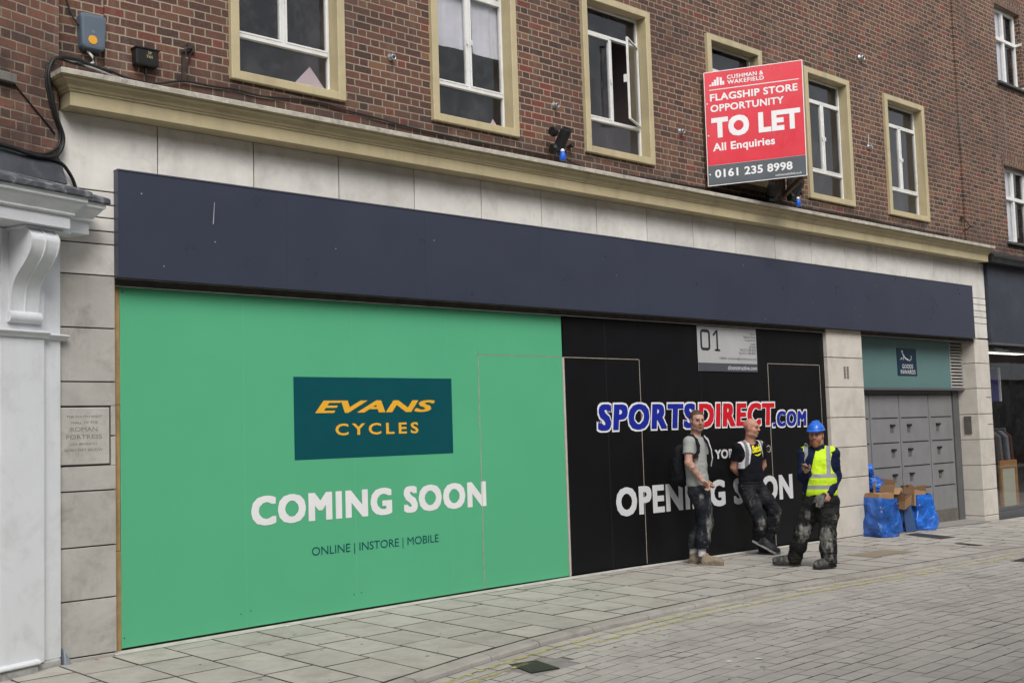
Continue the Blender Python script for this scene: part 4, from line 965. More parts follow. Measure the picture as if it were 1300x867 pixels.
cable([(9.85, -.05, 4.93), (10.0, -.03, 4.87), (10.3, -.03, 4.80), (10.58, -.02, 4.755), (11.0, -.02, 4.81), (11.63, -.02, 4.83), (12.2, -.02, 4.835), (12.78, -.02, 4.846), (13.5, -.02, 4.84), (14.5, -.02, 4.86), (15.3, -.02, 4.84), (16.6, -.02, 4.87), (18, -.02, 4.84), (19.6, -.02, 4.86)], .011, 'black cable strung along the brick above the right half of the cornice')
cable([(4.08, -.03, 4.87), (4.25, -.05, 4.84), (4.45, -.06, 4.80), (4.62, -.08, 4.79)], .008, 'grey wire lying in a loose bend on the left end of the cornice', mat=m_galv)

# covers and dark marks on the ground
def cover(name, P, label, cat, slats=True, zf=pave_z, n=7):
    o = empty(name, (P[0][0], P[0][1], zf(*P[0])), label, cat)
    mb = MB(); v = [(x, y, zf(x, y)+.004) for x, y in P]; mb.extrude(v, (0, 0, -.03)); mb.build('frame', m_iron, o)
    mb = MB(); A, B, C_, D = [Vector((x, y, zf(x, y)+.006)) for x, y in P]
    for i in range(n):
        for j in range(n):
            s0, s1, t0, t1 = (i+.12)/n, (i+.88)/n, (j+.12)/n, (j+.88)/n
            q = lambda s, t: A.lerp(B, s).lerp(D.lerp(C_, s), t)
            mb.quad(q(s0, t0), q(s1, t0), q(s1, t1), q(s0, t1))
    mb.build('raised_pattern', M('worn_iron', (.075, .068, .055), .5, .3, 20) if 'worn_iron' not in bpy.data.materials else bpy.data.materials['worn_iron'], o)
    return o
mb = MB(); mb.quad((6.02, -3.32, road_z(6, -3.3)-.005), (6.76, -3.32, road_z(6.7, -3.3)-.005), (6.76, -2.58, road_z(6.7, -2.6)-.005), (6.02, -2.58, road_z(6, -2.6)-.005)); tag(mb.build('drain_collar', m_concrete), kind='structure')
cover('drain_grate', [(6.215, -3.09), (6.452, -3.15), (6.561, -2.79), (6.329, -2.725)], 'square cast iron drain grate in the road near the kerb', 'drain grate', zf=road_z, n=8)
cover('dark_paving_panel', [(16.55, -1.10), (17.0, -1.10), (17.25, -.36), (16.85, -.36)], 'dark patterned panel on the pavement in front of the blue sacks', 'pavement cover')  # this and the next: dark patterned sheets for dark marks on the paving
cover('dark_paving_panel', [(15.93, -1.93), (16.12, -1.93), (16.20, -1.56), (16.02, -1.56)], 'narrow dark patterned panel further out on the pavement by the sacks', 'pavement cover', n=4)
cover('manhole_cover', [(14.60, -3.45), (15.2, -3.45), (15.2, -2.98), (14.60, -2.98)], 'dark manhole cover in the road at the right edge', 'manhole cover', zf=road_z, n=9)
mb = MB(); mb.quad((13.75, -1.62, pave_z(13.7, -1.6)+.004), (14.65, -1.62, pave_z(14.6, -1.6)+.004), (14.65, -1.22, pave_z(14.6, -1.2)+.004), (13.75, -1.22, pave_z(13.7, -1.2)+.004))
tag(mb.build('paving_patch', M('brown_patch', (.27, .225, .165), .85, .15, 8, .3, 100)), kind='structure')
# ------------------------------------------------------------------ people: signed-distance bodies turned into smooth continuous meshes
def vnoise(P, seed=0):
    """smooth value noise in -1..1 for an (n,3) array"""
    i = np.floor(P).astype(np.int64); f = P-i; f = f*f*(3-2*f)
    def h(a, b, c):
        n = (a*374761393+b*668265263+c*1274126177+seed*144269) & 0x7fffffff
        n = (n ^ (n >> 13))*1274126177 & 0x7fffffff
        return ((n ^ (n >> 16)) & 0xffff)/32767.5-1
    r = 0
    for a in (0, 1):
        for b in (0, 1):
            for c in (0, 1):
                w = (f[:, 0] if a else 1-f[:, 0])*(f[:, 1] if b else 1-f[:, 1])*(f[:, 2] if c else 1-f[:, 2])
                r = r+w*h(i[:, 0]+a, i[:, 1]+b, i[:, 2]+c)
    return r
def fbm(P, oct=4, seed=0):
    r = 0; a = 1; s = 0
    for k in range(oct): r = r+a*vnoise(P*(2**k)+17.3*k, seed+k); s += a; a *= .5
    return r/s

class Field:
    def __init__(s, lo, hi, h=.006):
        s.lo = np.array(lo, float); s.h = h; s.n = np.ceil((np.array(hi)-s.lo)/h).astype(int)+1
        s.D = np.full(tuple(s.n), .2, np.float32)
    def sub(s, lo, hi):
        a = np.clip(np.floor((np.array(lo)-s.lo)/s.h).astype(int), 0, s.n); b = np.clip(np.ceil((np.array(hi)-s.lo)/s.h).astype(int)+1, 0, s.n)
        sl = tuple(slice(i, j) for i, j in zip(a, b))
        g = np.meshgrid(*[s.lo[k]+s.h*np.arange(a[k], b[k]) for k in range(3)], indexing='ij')
        return sl, np.stack(g, -1).astype(np.float32)
    @staticmethod
    def smin(a, b, k):
        if k <= 0: return np.minimum(a, b)
        h = np.maximum(k-np.abs(a-b), 0)/k
        return np.minimum(a, b)-h*h*k*.25
    def put(s, d, sl, k, sub=False):
        if sub: s.D[sl] = -s.smin(-s.D[sl], d, k)
        else: s.D[sl] = s.smin(s.D[sl], d, k)
    def cone(s, a, b, ra, rb=None, k=.02, sub=False):
        rb = ra if rb is None else rb; a, b = np.array(a, np.float32), np.array(b, np.float32); m = max(ra, rb)+.06
        sl, P = s.sub(np.minimum(a, b)-m, np.maximum(a, b)+m)
        if P.size == 0: return s
        ba = b-a; t = np.clip(((P-a)@ba)/max(ba@ba, 1e-9), 0, 1)
        s.put(np.linalg.norm(P-a-t[..., None]*ba, axis=-1)-(ra+(rb-ra)*t), sl, k, sub); return s
    def chain(s, pts, rs, k=.02):
        for i in range(len(pts)-1): s.cone(pts[i], pts[i+1], rs[i], rs[i+1], k)
        return s
    def ell(s, c, r, R=None, k=.02, sub=False):
        c = np.array(c, np.float32); r = np.array(r, np.float32); m = max(r)+.06
        sl, P = s.sub(c-m, c+m)
        if P.size == 0: return s
        q = P-c
        if R is not None: q = q@np.array(R, np.float32)
        k0 = np.linalg.norm(q/r, axis=-1); k1 = np.linalg.norm(q/(r*r), axis=-1)
        s.put(k0*(k0-1)/np.maximum(k1, 1e-6), sl, k, sub); return s
    def plane(s, p, n, k=0):
        """keep the side the normal points away from"""
        n = np.array(n, float); n /= np.linalg.norm(n)
        sl, P = s.sub(s.lo, s.lo+s.h*s.n)
        d = ((P-np.array(p, np.float32))@n.astype(np.float32))
        s.D = -s.smin(-s.D, -d, k) if k > 0 else np.maximum(s.D, d)
        return s
    def fn(s, f, band=.05):
        """d = f(P, d) wherever the surface is near"""
        idx = np.nonzero(np.abs(s.D) < band); P = s.lo+s.h*np.stack(idx, -1)
        s.D[idx] = f(P, s.D[idx]); return s
    def wrinkle(s, A, scale, seed=0, mask=None):
        def g(P, d):
            n = fbm(P*np.array(scale), 3, seed); w = 1 if mask is None else mask(P)
            rid = 1-2*np.abs(n)
            return d-A*w*(rid-.2)
        return s.fn(g)
    def mesh(s):
        D = s.D; D[0] = D[-1] = .1; D[:, 0] = D[:, -1] = .1; D[:, :, 0] = D[:, :, -1] = .1
        I = D < 0; n = np.array(D.shape)-1
        c = np.zeros(n, np.int8)
        for i in (0, 1):
            for j in (0, 1):
                for k in (0, 1): c += I[i:n[0]+i, j:n[1]+j, k:n[2]+k]
        cells = np.stack(np.nonzero((c > 0) & (c < 8)), -1)
        vid = -np.ones(n, np.int64); vid[tuple(cells.T)] = np.arange(len(cells))
        acc = np.zeros((len(cells), 3)); cnt = np.zeros(len(cells))
        offs = [np.array((i, j, k)) for i in (0, 1) for j in (0, 1) for k in (0, 1)]
        val = {tuple(o): D[tuple((cells+o).T)].astype(float) for o in offs}
        for o in offs:
            for ax in range(3):
                if o[ax]: continue
                o2 = o.copy(); o2[ax] = 1; a, b = val[tuple(o)], val[tuple(o2)]
                m = (a < 0) != (b < 0); t = np.where(m, a/np.where(m, a-b, 1), 0)
                p = o[None].astype(float).repeat(len(cells), 0); p[:, ax] = t
                acc[m] += p[m]; cnt[m] += 1
        V = s.lo+s.h*(cells+acc/cnt[:, None])
        Q = []
        for ax in range(3):
            sl0 = [slice(1, -1)]*3; sl0[ax] = slice(0, -1); sl1 = [slice(1, -1)]*3; sl1[ax] = slice(1, None)
            A, B = I[tuple(sl0)], I[tuple(sl1)]
            e = np.stack(np.nonzero(A != B), -1); 
            if len(e) == 0: continue
            ins = A[tuple(e.T)]; base = e+1; base[:, ax] -= 1
            u, v = [(1, 2), (2, 0), (0, 1)][ax]
            U = np.zeros(3, int); U[u] = 1; Wv = np.zeros(3, int); Wv[v] = 1
            q = np.stack([vid[tuple((base-U-Wv).T)], vid[tuple((base-Wv).T)], vid[tuple(base.T)], vid[tuple((base-U).T)]], -1)
            q[~ins] = q[~ins][:, ::-1]; Q.append(q)
        return V, np.concatenate(Q)

def bodymat(name, rough=.6, spec=.3, bump=0, bscale=200, sub=False, wv=.08):
    t = NT(name); a = t.n('Attribute', attribute_name='Col'); p = t.objco()
    n = t.noise(p, 30, 4); c = t.mix(1.0, a.outputs['Color'], t.ramp(n, [(.3, 1-wv), (.7, 1.)]), 'MULTIPLY')
    t.base(c); t.rough(rough); t.bsdf.inputs['Specular IOR Level'].default_value = spec
    if sub: t.bsdf.inputs['Subsurface Weight'].default_value = .12; t.bsdf.inputs['Subsurface Radius'].default_value = (.01, .004, .002)
    if bump: t.normal(t.bump(t.noise(p, bscale, 4), bump, .002))
    return t.m
m_skin = bodymat('skin', .5, .35, .15, 260, wv=.16)
m_cloth = bodymat('woven_cloth', .85, .15, .35, 420)
m_denim = bodymat('work_cloth', .85, .15, .4, 300, wv=.25)
m_leather = bodymat('dusty_leather', .7, .25, .4, 150, wv=.25)
m_hi = bodymat('hi_vis_cloth', .75, .2, .2, 200)
m_hair = bodymat('hair', .6, .3, .8, 260, wv=.4)
m_eyew = M('eye_white', (.22, .17, .145), .4); m_iris = M('iris', (.04, .035, .03), .2)

def axes(n):
    f = Vector((n[0], n[1], n[2] if len(n) > 2 else 0)).normalized(); r = f.cross(Vector((0, 0, 1))).normalized(); u = r.cross(f)
    return np.array([r[:], f[:], u[:]]).T        # columns right, front, up

class Person:
    def __init__(s, base, label):
        s.root = empty('person', base, label, 'person', rz=-YAW)
    def part(s, name, F, mat, colf, parent=None):
        V, Q = F.mesh(); return raw_mesh(name, V, Q, mat, parent or s.root, True, colf(V))

def head(F, c, R, sc=1.0, lips=True):
    H = lambda r, f, u: np.array(c)+R@(np.array((r, f, u))*sc)
    E = lambda p, rr, k, sub=False: F.ell(H(*p), np.array(rr)*sc, R, k, sub)
    E((0, -.012, .034), (.076, .094, .084), .02); E((0, .022, -.044), (.058, .066, .074), .035); E((0, .068, -.098), (.026, .020, .018), .03)
    for s_ in (-1, 1):
        E((s_*.040, .045, -.028), (.026, .03, .028), .03); E((s_*.048, .018, -.082), (.018, .03, .02), .03)
    F.cone(H(-.034, .083, .034), H(.034, .083, .034), .013*sc, None, .018)
    for s_ in (-1, 1): E((s_*.031, .103, .010), (.016, .014, .0085), .010, True)
    F.cone(H(0, .090, .022), H(0, .110, -.020), .0085*sc, .0125*sc, .014)
    for s_ in (-1, 1): E((s_*.0125, .098, -.024), (.009, .011, .008), .008)
    E((0, .094, -.056), (.025, .011, .0075), .006); E((0, .0915, -.068), (.021, .011, .0075), .006); E((0, .108, -.0615), (.026, .009, .0022), .004, True)
    for s_ in (-1, 1):
        E((s_*.078, -.006, -.002), (.009, .020, .033), .008); E((s_*.088, -.001, .002), (.006, .010, .018), .006, True)
    return H

def face_bits(P, H, R, sc, brow):
    for s_ in (-1, 1):
        mb = MB(); c = Vector(H(s_*.031, .0755, .010)); mb.lathe(c-Vector(R[:, 1])*.012*sc, R[:, 1], [(.006*sc, 0), (.0115*sc, .005*sc), (.0125*sc, .012*sc), (.0115*sc, .018*sc), (.0062*sc, .0232*sc)], 12)
        mb.lathe(c+Vector(R[:, 1])*.0095*sc, R[:, 1], [(.0078*sc, 0), (.004*sc, .0026*sc)], 10, 1)
        mb.build('eye', [m_eyew, m_iris], P.root, local=True, smooth=True)
    for s_ in (-1, 1):
        F = Field(H(0, .09, .03)-.07, H(0, .09, .03)+.07, .003); F.chain([H(s_*.014, .0950, .0235), H(s_*.030, .0935, .0285), H(s_*.047, .080, .024)], [.0050*sc, .0056*sc, .0035*sc], .004)
        P.part('eyebrow', F, m_hair, lambda V: np.tile(brow, (len(V), 1)))

def hand(F, wrist, knuck, side, curl, spread=.018, th=None, sc=1.0):
    """palm from wrist to knuckles, four fingers that bend along 'curl', thumb off the side"""
    w, kn = np.array(wrist, float), np.array(knuck, float); ax = kn-w; L = np.linalg.norm(ax); ax /= L
    sd = np.array(side, float); sd -= ax*(sd@ax); sd /= np.linalg.norm(sd); cu = np.array(curl, float); cu -= ax*(cu@ax); cu -= sd*(cu@sd); cu /= np.linalg.norm(cu)
    R = np.stack([sd, cu, ax], 1)
    F.ell((w+kn)/2+ax*.006, (.040*sc, .016*sc, L*.62), R, .02)
    lens = [.070, .080, .075, .058]
    for i in range(4):
        b = kn+sd*((1.5-i)*spread)*sc-ax*.006; l = lens[i]*sc; bend = .5+.14*i
        d1 = ax*math.cos(bend)+cu*math.sin(bend); d2 = ax*math.cos(bend*2)+cu*math.sin(bend*2); d3 = ax*math.cos(bend*2.7)+cu*math.sin(bend*2.7)
        p1 = b+d1*l*.45; p2 = p1+d2*l*.32; p3 = p2+d3*l*.23
        F.chain([b, p1, p2, p3], [.0095*sc, .0088*sc, .0082*sc, .007*sc], .006)
    tb = w+ax*L*.25+sd*.028*sc; t1 = tb+(ax*.6+sd*.75+cu*.25)*.040*sc; t2 = t1+(ax*.9+sd*.15+cu*.35)*.036*sc
    F.chain([tb, t1, t2], [.014*sc, .0105*sc, .008*sc], .010)

SKIN = np.array((.50, .285, .215)); 
def skin_col(V, base, H, R, sc=1.0, stubble=None, lips=(.36, .13, .11)):
    c = np.tile(np.array(base), (len(V), 1)); n = fbm(V*14, 3, 5)[:, None]; c = c*(1+.10*n)
    q = (V-np.array(H(0, 0, 0)))@R/sc
    def blob(p, r): return np.clip(1.4-np.linalg.norm((q-np.array(p))/np.array(r), axis=1), 0, 1)[:, None]
    red = np.array(base)*np.array((1.05, .68, .66))
    for p, r in (((.042, .06, -.03), (.03, .05, .028)), ((-.042, .06, -.03), (.03, .05, .028)), ((0, .115, -.02), (.02, .02, .018)), ((.08, 0, 0), (.015, .03, .036)), ((-.08, 0, 0), (.015, .03, .036))): c = c+(red-c)*blob(p, r)*.55
    l = blob((0, .1, -.062), (.023, .02, .012)); c = c+(np.array(lips)-c)*np.clip(l*1.6, 0, 1)*.8
    if stubble is not None:
        m = np.clip((-.030-q[:, 2])/.02, 0, 1)*np.clip((q[:, 2]+.150)/.02, 0, 1)*np.clip((q[:, 1]+.012)/.03, 0, 1)*(np.linalg.norm(q, axis=1) < .19)
        c = c+(np.array(stubble)-c)*(m*.50*(.8+.4*fbm(V*120, 2, 3)))[:, None]
    return np.clip(c, .005, 1)

def splash(V, base, spots, seed, amt=.5, light=(.46, .45, .43), thr=.18, sc=28):
    """plaster dust and paint on work trousers: patches round the given points and loose flecks"""
    c = np.tile(np.array(base), (len(V), 1)); c = c*(1+.45*fbm(V*18, 3, seed)[:, None])
    light = np.array(light)*(.62+.55*fbm(V*np.array((30, 30, 14)), 3, seed+40))[:, None]
    n = fbm(V*np.array((sc*1.25, sc*1.25, sc*.5)), 4, seed+3); m = np.zeros(len(V))
    for p, r, a in spots: m = np.maximum(m, a*np.clip(1.5-np.linalg.norm((V-np.array(p))/np.array(r), axis=1), 0, 1))
    k = np.clip((m*(.62+.95*n)-.26)*1.9, 0, 1)*.80
    fl = np.clip((fbm(V*38, 3, seed+9)-.40)*7, 0, 1)*amt*np.clip(.35+1.6*fbm(V*5, 2, seed+31), 0, 1)
    dust = np.clip(fbm(V*9, 3, seed+21)*.4+.02, 0, .3)*amt
    w = np.maximum(np.maximum(k, fl), dust)[:, None]
    return np.clip(c+(light-c)*w, .004, 1)

def boot(P, name, heel, toe, mat, colf, h=.085, w=.044, tilt=0, sole=(.06, .05, .04)):
    heel, toe = np.array(heel, float), np.array(toe, float); ax = toe-heel; L = np.linalg.norm(ax); ax /= L
    up = np.array((0, 0, 1.)); up -= ax*(up@ax); up /= np.linalg.norm(up); sd = np.cross(ax, up); R = np.stack([sd, ax, up], 1)
    at = lambda a, b: heel+ax*a*L+up*b
    lo = np.minimum(heel, toe)-.13; hi = np.maximum(heel, toe)+.2
    F = Field(lo, hi, .005)
    F.ell(at(.20, .050), (w*.86, .068, .055), R, .02); F.ell(at(.55, .050), (w, .085, .052), R, .03); F.ell(at(.80, .044), (w*1.05, .062, .046), R, .03)
    F.cone(at(.20, .06), at(.17, h+.04), .044, .047, .03); F.cone(at(.30, .085), at(.55, .070), .036, .03, .02)
    F.plane(at(0, 0), -up)
    F.wrinkle(.006, (26, 26, 26), 3)
    F.plane(at(0, h+.045), up*1.0-ax*.25, .006)
    b = P.part(name, F, mat, colf)
    S_ = Field(lo, hi, .005)
    for a, ww in ((.10, .86), (.3, .80), (.55, .98), (.8, 1.02)): S_.ell(at(a, .006), (w*ww+.005, .065, .06), R, .01)
    S_.plane(at(0, .026), up); S_.plane(at(0, -.004), -up)
    P.part('sole', S_, mat, lambda V: np.clip(np.tile(sole, (len(V), 1))*(1+.3*fbm(V*30, 2, 2)[:, None]), .01, 1), b)
    return b

# ---- man in the grey T-shirt
def man_grey():
    P = Person((11.795, -.413, -.022), 'man in a grey T-shirt and socks with tattooed forearm, backpack on, leftmost of three')
    T = axes((.83, -.56)); Rh = axes((.24, -.96, -.09)); hc = np.array((-.002, -.02, 1.762)); sc = 1.08
    sR, eR, wR = (-.135, -.150, 1.500), (-.160, -.205, 1.255), (-.005, -.225, 1.035); sL, eL, wL = (.085, .150, 1.500), (.07, .215, 1.24), (.10, .10, 1.03)
    F = Field((-.36, -.42, -.02), (.36, .34, 1.93), .0055)
    H = head(F, hc, Rh, sc)
    F.chain([(-.012, .005, 1.69), (-.032, .02, 1.55)], [.060, .066], .04)
    F.ell((-.035, .01, 1.36), (.155, .095, .20), T, .04); F.ell((-.03, 0, 1.06), (.135, .095, .22), T, .05)
    for s_, e_, w_ in ((sR, eR, wR), (sL, eL, wL)):
        m = np.array(e_)*.35+np.array(w_)*.65
        F.chain([(-.03, .01, 1.50), s_], [.06, .062], .05); F.chain([s_, e_], [.054, .046], .02); q = np.array(e_)*.72+np.array(w_)*.28; F.chain([e_, q, w_], [.045, .047, .029], .02)
    hand(F, wR, (.062, -.225, .962), (.45, -.80, .40), (.20, .25, -.9), spread=.0165, sc=.93)
    hand(F, wL, (.125, .07, .95), (.5, .6, 0), (.4, -.5, 0))
    for k_, a_, h_ in (((.035, -.07, .53), (-.03, -.085, .10), (-.05, -.07, .92)), ((.02, .07, .54), (-.11, .065, .11), (.02, .07, .92))): F.chain([h_, k_, a_], [.07, .05, .035], .02)
    er, wr = np.array(eR), np.array(wR)
    def col(V):
        c = skin_col(V, SKIN*1.02, H, Rh, sc, stubble=(.20, .125, .09))
        t = np.clip(((V-er)@(wr-er))/((wr-er)@(wr-er)), -.6, 1.2); d = np.linalg.norm(V-er-t[:, None]*(wr-er), axis=1)
        n = fbm(V*38, 3, 11); m = (d < .07)*(t > .12)*(t < .88)*np.clip((np.abs(n)-.10)*7, 0, 1)*.55
        up = np.array(sR)*.35+er*.65; d2 = np.linalg.norm(V-up, axis=1); m = np.maximum(m, (d2 < .085)*np.clip((.22-np.abs(fbm(V*30, 2, 4)))*5, 0, 1)*.5*(np.abs(V[:, 2]-1.335) < .03))
        return c+(np.array((.10, .095, .11))-c)*m[:, None]
    P.part('body', F, m_skin, col); face_bits(P, H, Rh, sc, (.16, .09, .05))
    G = Field(hc-.15, hc+.17, .004)
    G.ell(H(0, -.016, .040), np.array((.081, .098, .086))*sc, Rh, 0)
    def hl(V, d):
        q = (V-hc)@Rh/sc; line = np.where(q[:, 1] > .0, .052+.55*np.clip(q[:, 1]-.02, 0, 1)-.55*np.clip(np.abs(q[:, 0])-.045, 0, 1)*0+.25*np.clip(np.abs(q[:, 0])-.02, 0, .05), .052-1.1*np.clip(-q[:, 1], 0, .09))
        line = np.where((q[:, 1] > -.01) & (np.abs(q[:, 0]) > .062), np.where(q[:, 1] < .03, .0, line), line)
        return np.maximum(d-.002*fbm(V*90, 2, 3), (line-q[:, 2])*.7)
    G.fn(hl, .2); P.part('hair', G, m_hair, lambda V: np.clip(np.tile((.105, .062, .036), (len(V), 1))*(1+.5*fbm(V*80, 2, 8)[:, None]), .01, 1))
    # T-shirt
    G = Field((-.36, -.36, .86), (.34, .36, 1.66), .006)
    G.ell((-.040, .01, 1.40), (.186, .122, .185), T, .03); G.ell((-.036, .005, 1.20), (.168, .128, .22), T, .06); G.ell((-.028, .005, 1.01), (.166, .126, .16), T, .06)
    for s_, e_ in ((sR, eR), (sL, eL)):
        s_, e_ = np.array(s_), np.array(e_); G.chain([(-.032, .015, 1.535), s_+(0, 0, .008)], [.055, .066], .05); G.chain([s_, s_*.42+e_*.58], [.069, .074], .03)
        dd = e_-s_; dd /= np.linalg.norm(dd); pt = s_*.44+e_*.56
        G.fn(lambda V, d: np.where(np.linalg.norm(V-(s_*.3+e_*.7), axis=1) < .14, np.maximum(d, np.where(np.abs((V-pt)@np.cross(dd, (0, 1, .01))) < .12, (V-pt)@dd, -1)), d), .2)
    G.plane((-.028, .015, 1.578), np.array((.22, -.1, 1)), .01)
    G.wrinkle(.007, (9, 9, 16), 4, lambda V: np.clip((1.42-V[:, 2])/.25, .15, 1)); G.wrinkle(.006, (5, 5, 24), 14, lambda V: np.clip((1.15-V[:, 2])/.2, 0, 1))
    G.fn(lambda V, d: np.maximum(d, .942+.012*fbm(V*9, 2, 1)+.03*V[:, 0]-V[:, 2]), .3)
    P.part('t_shirt', G, m_cloth, lambda V: np.clip(np.tile((.335, .345, .335), (len(V), 1))*(1+.06*fbm(V*7, 3, 2)[:, None]), 0, 1))
    # trousers
    G = Field((-.36, -.3, .1), (.36, .3, 1.05), .006)
    G.ell((-.022, 0, .93), (.158, .122, .13), T, .03)
    G.chain([(-.055, -.07, .88), (.020, -.085, .70), (.040, -.085, .52), (-.005, -.085, .33), (-.022, -.088, .17)], [.106, .098, .088, .084, .074], .03)
    G.chain([(.03, .07, .88), (.035, .07, .70), (.02, .07, .54), (-.065, .065, .33), (-.105, .065, .20)], [.106, .098, .086, .080, .070], .03)
    G.wrinkle(.009, (8, 8, 17), 31, lambda V: np.clip(.35+np.abs(V[:, 2]-.62)*1.8, .3, 1)); G.wrinkle(.006, (18, 18, 30), 33, lambda V: np.clip((.40-V[:, 2])/.15, 0, 1))
    G.fn(lambda V, d: np.maximum(np.maximum(d,   .212+.10*V[:, 0]+.25*np.clip(-V[:, 1]*0, 0, 1)+.01*fbm(V*14, 2, 3)-V[:, 2]), V[:, 2]-1.0), .3)
    P.part('trousers', G, m_denim, lambda V: splash(V, (.016, .018, .025), [((.10, -.13, .62), (.06, .08, .14), 1.), ((.07, -.14, .45), (.06, .09, .18), 1.2), ((.11, -.05, .72), (.05, .1, .10), .9), ((-.02, -.15, .84), (.05, .06, .04), .9), ((.02, -.1, .25), (.07, .08, .08), .5)], 5, .42, thr=.2))
    for hp, tp, a in (((-.045, -.088, 0), (.222, -.13, .0), (-.030, -.088)), ((-.150, .065, .0), (.11, .035, .0), (-.112, .065))):
        S2 = Field((a[0]-.1, a[1]-.1, .03), (a[0]+.1, a[1]+.1, .26), .005); S2.chain([(a[0], a[1], .06), (a[0]+.01, a[1], .23)], [.044, .048], .01); S2.wrinkle(.003, (12, 12, 50), 3)
        P.part('sock', S2, m_cloth, lambda V: np.clip(np.tile((.56, .55, .58), (len(V), 1))*np.where(V[:, 2:3] < .115, .12, 1)*(1+.08*fbm(V*25, 2, 1)[:, None]), 0, 1))
        boot(P, 'boot', hp, tp, m_leather, lambda V: np.clip(np.tile((.285, .225, .165), (len(V), 1))*(1+.35*fbm(V*14, 3, 6)[:, None])+.10*np.clip(fbm(V*22, 3, 9), 0, 1)[:, None], .02, 1), h=.085, w=.053, sole=(.20, .17, .13))
    # shoulder strap ends belong to the backpack, built beside him
    bk = empty('backpack', P.root.location[:], 'black backpack on the back of the man in the grey T-shirt', 'backpack', rz=-YAW)
    G = Field((-.52, -.3, .86), (.2, .4, 1.66), .007)
    bd = T[:, 1]                       # his front
    cb = np.array((-.205, .075, 1.21)); Rb = T
    G.ell(cb, (.155, .105, .255), Rb, .03); G.ell(cb+np.array((-.055, .035, -.07)), (.125, .07, .165), Rb, .03); G.ell(cb+np.array((.0, 0, .17)), (.12, .07, .08), Rb, .03)
    G.wrinkle(.010, (9, 9, 12), 51); G.wrinkle(.005, (24, 24, 24), 52)
    G.fn(lambda V, d: np.maximum(d, ((V-np.array((-.125, .06, 1.2)))@bd)), .3)
    V, Q = G.mesh(); bag = raw_mesh('bag', V, Q, m_cloth, bk, True, np.clip(np.tile((.012, .013, .016), (len(V), 1))*(1+.4*fbm(V*12, 3, 2)[:, None]), .003, 1))
    def strap(pts, w, t, name, rgb):
        G = Field(np.min(pts, 0)-.08, np.max(pts, 0)+.08, .005); G.chain([np.array(p) for p in pts], [w]*len(pts), .01)
        V, Q = G.mesh(); raw_mesh(name, V, Q, m_cloth, bk, True, np.tile(rgb, (len(V), 1)))
    strap([(-.16, -.02, 1.50), (-.125, -.075, 1.575), (-.085, -.118, 1.582), (-.045, -.150, 1.53), (-.022, -.165, 1.46), (-.03, -.175, 1.385), (-.075, -.165, 1.32)], .020, .008, 'shoulder_strap', (.014, .015, .02))
    strap([(.01, .10, 1.58), (.075, .055, 1.56), (.115, .01, 1.50), (.140, -.015, 1.40), (.150, -.01, 1.30), (.135, .02, 1.20), (.10, .06, 1.12)], .018, .008, 'shoulder_strap', (.014, .015, .02))
    strap([(.088, .045, 1.572), (.128, .000, 1.505), (.154, -.024, 1.40), (.164, -.02, 1.30), (.148, .01, 1.20)], .0085, .004, 'strap_piping', (.55, .55, .55))
    return P
man_grey()

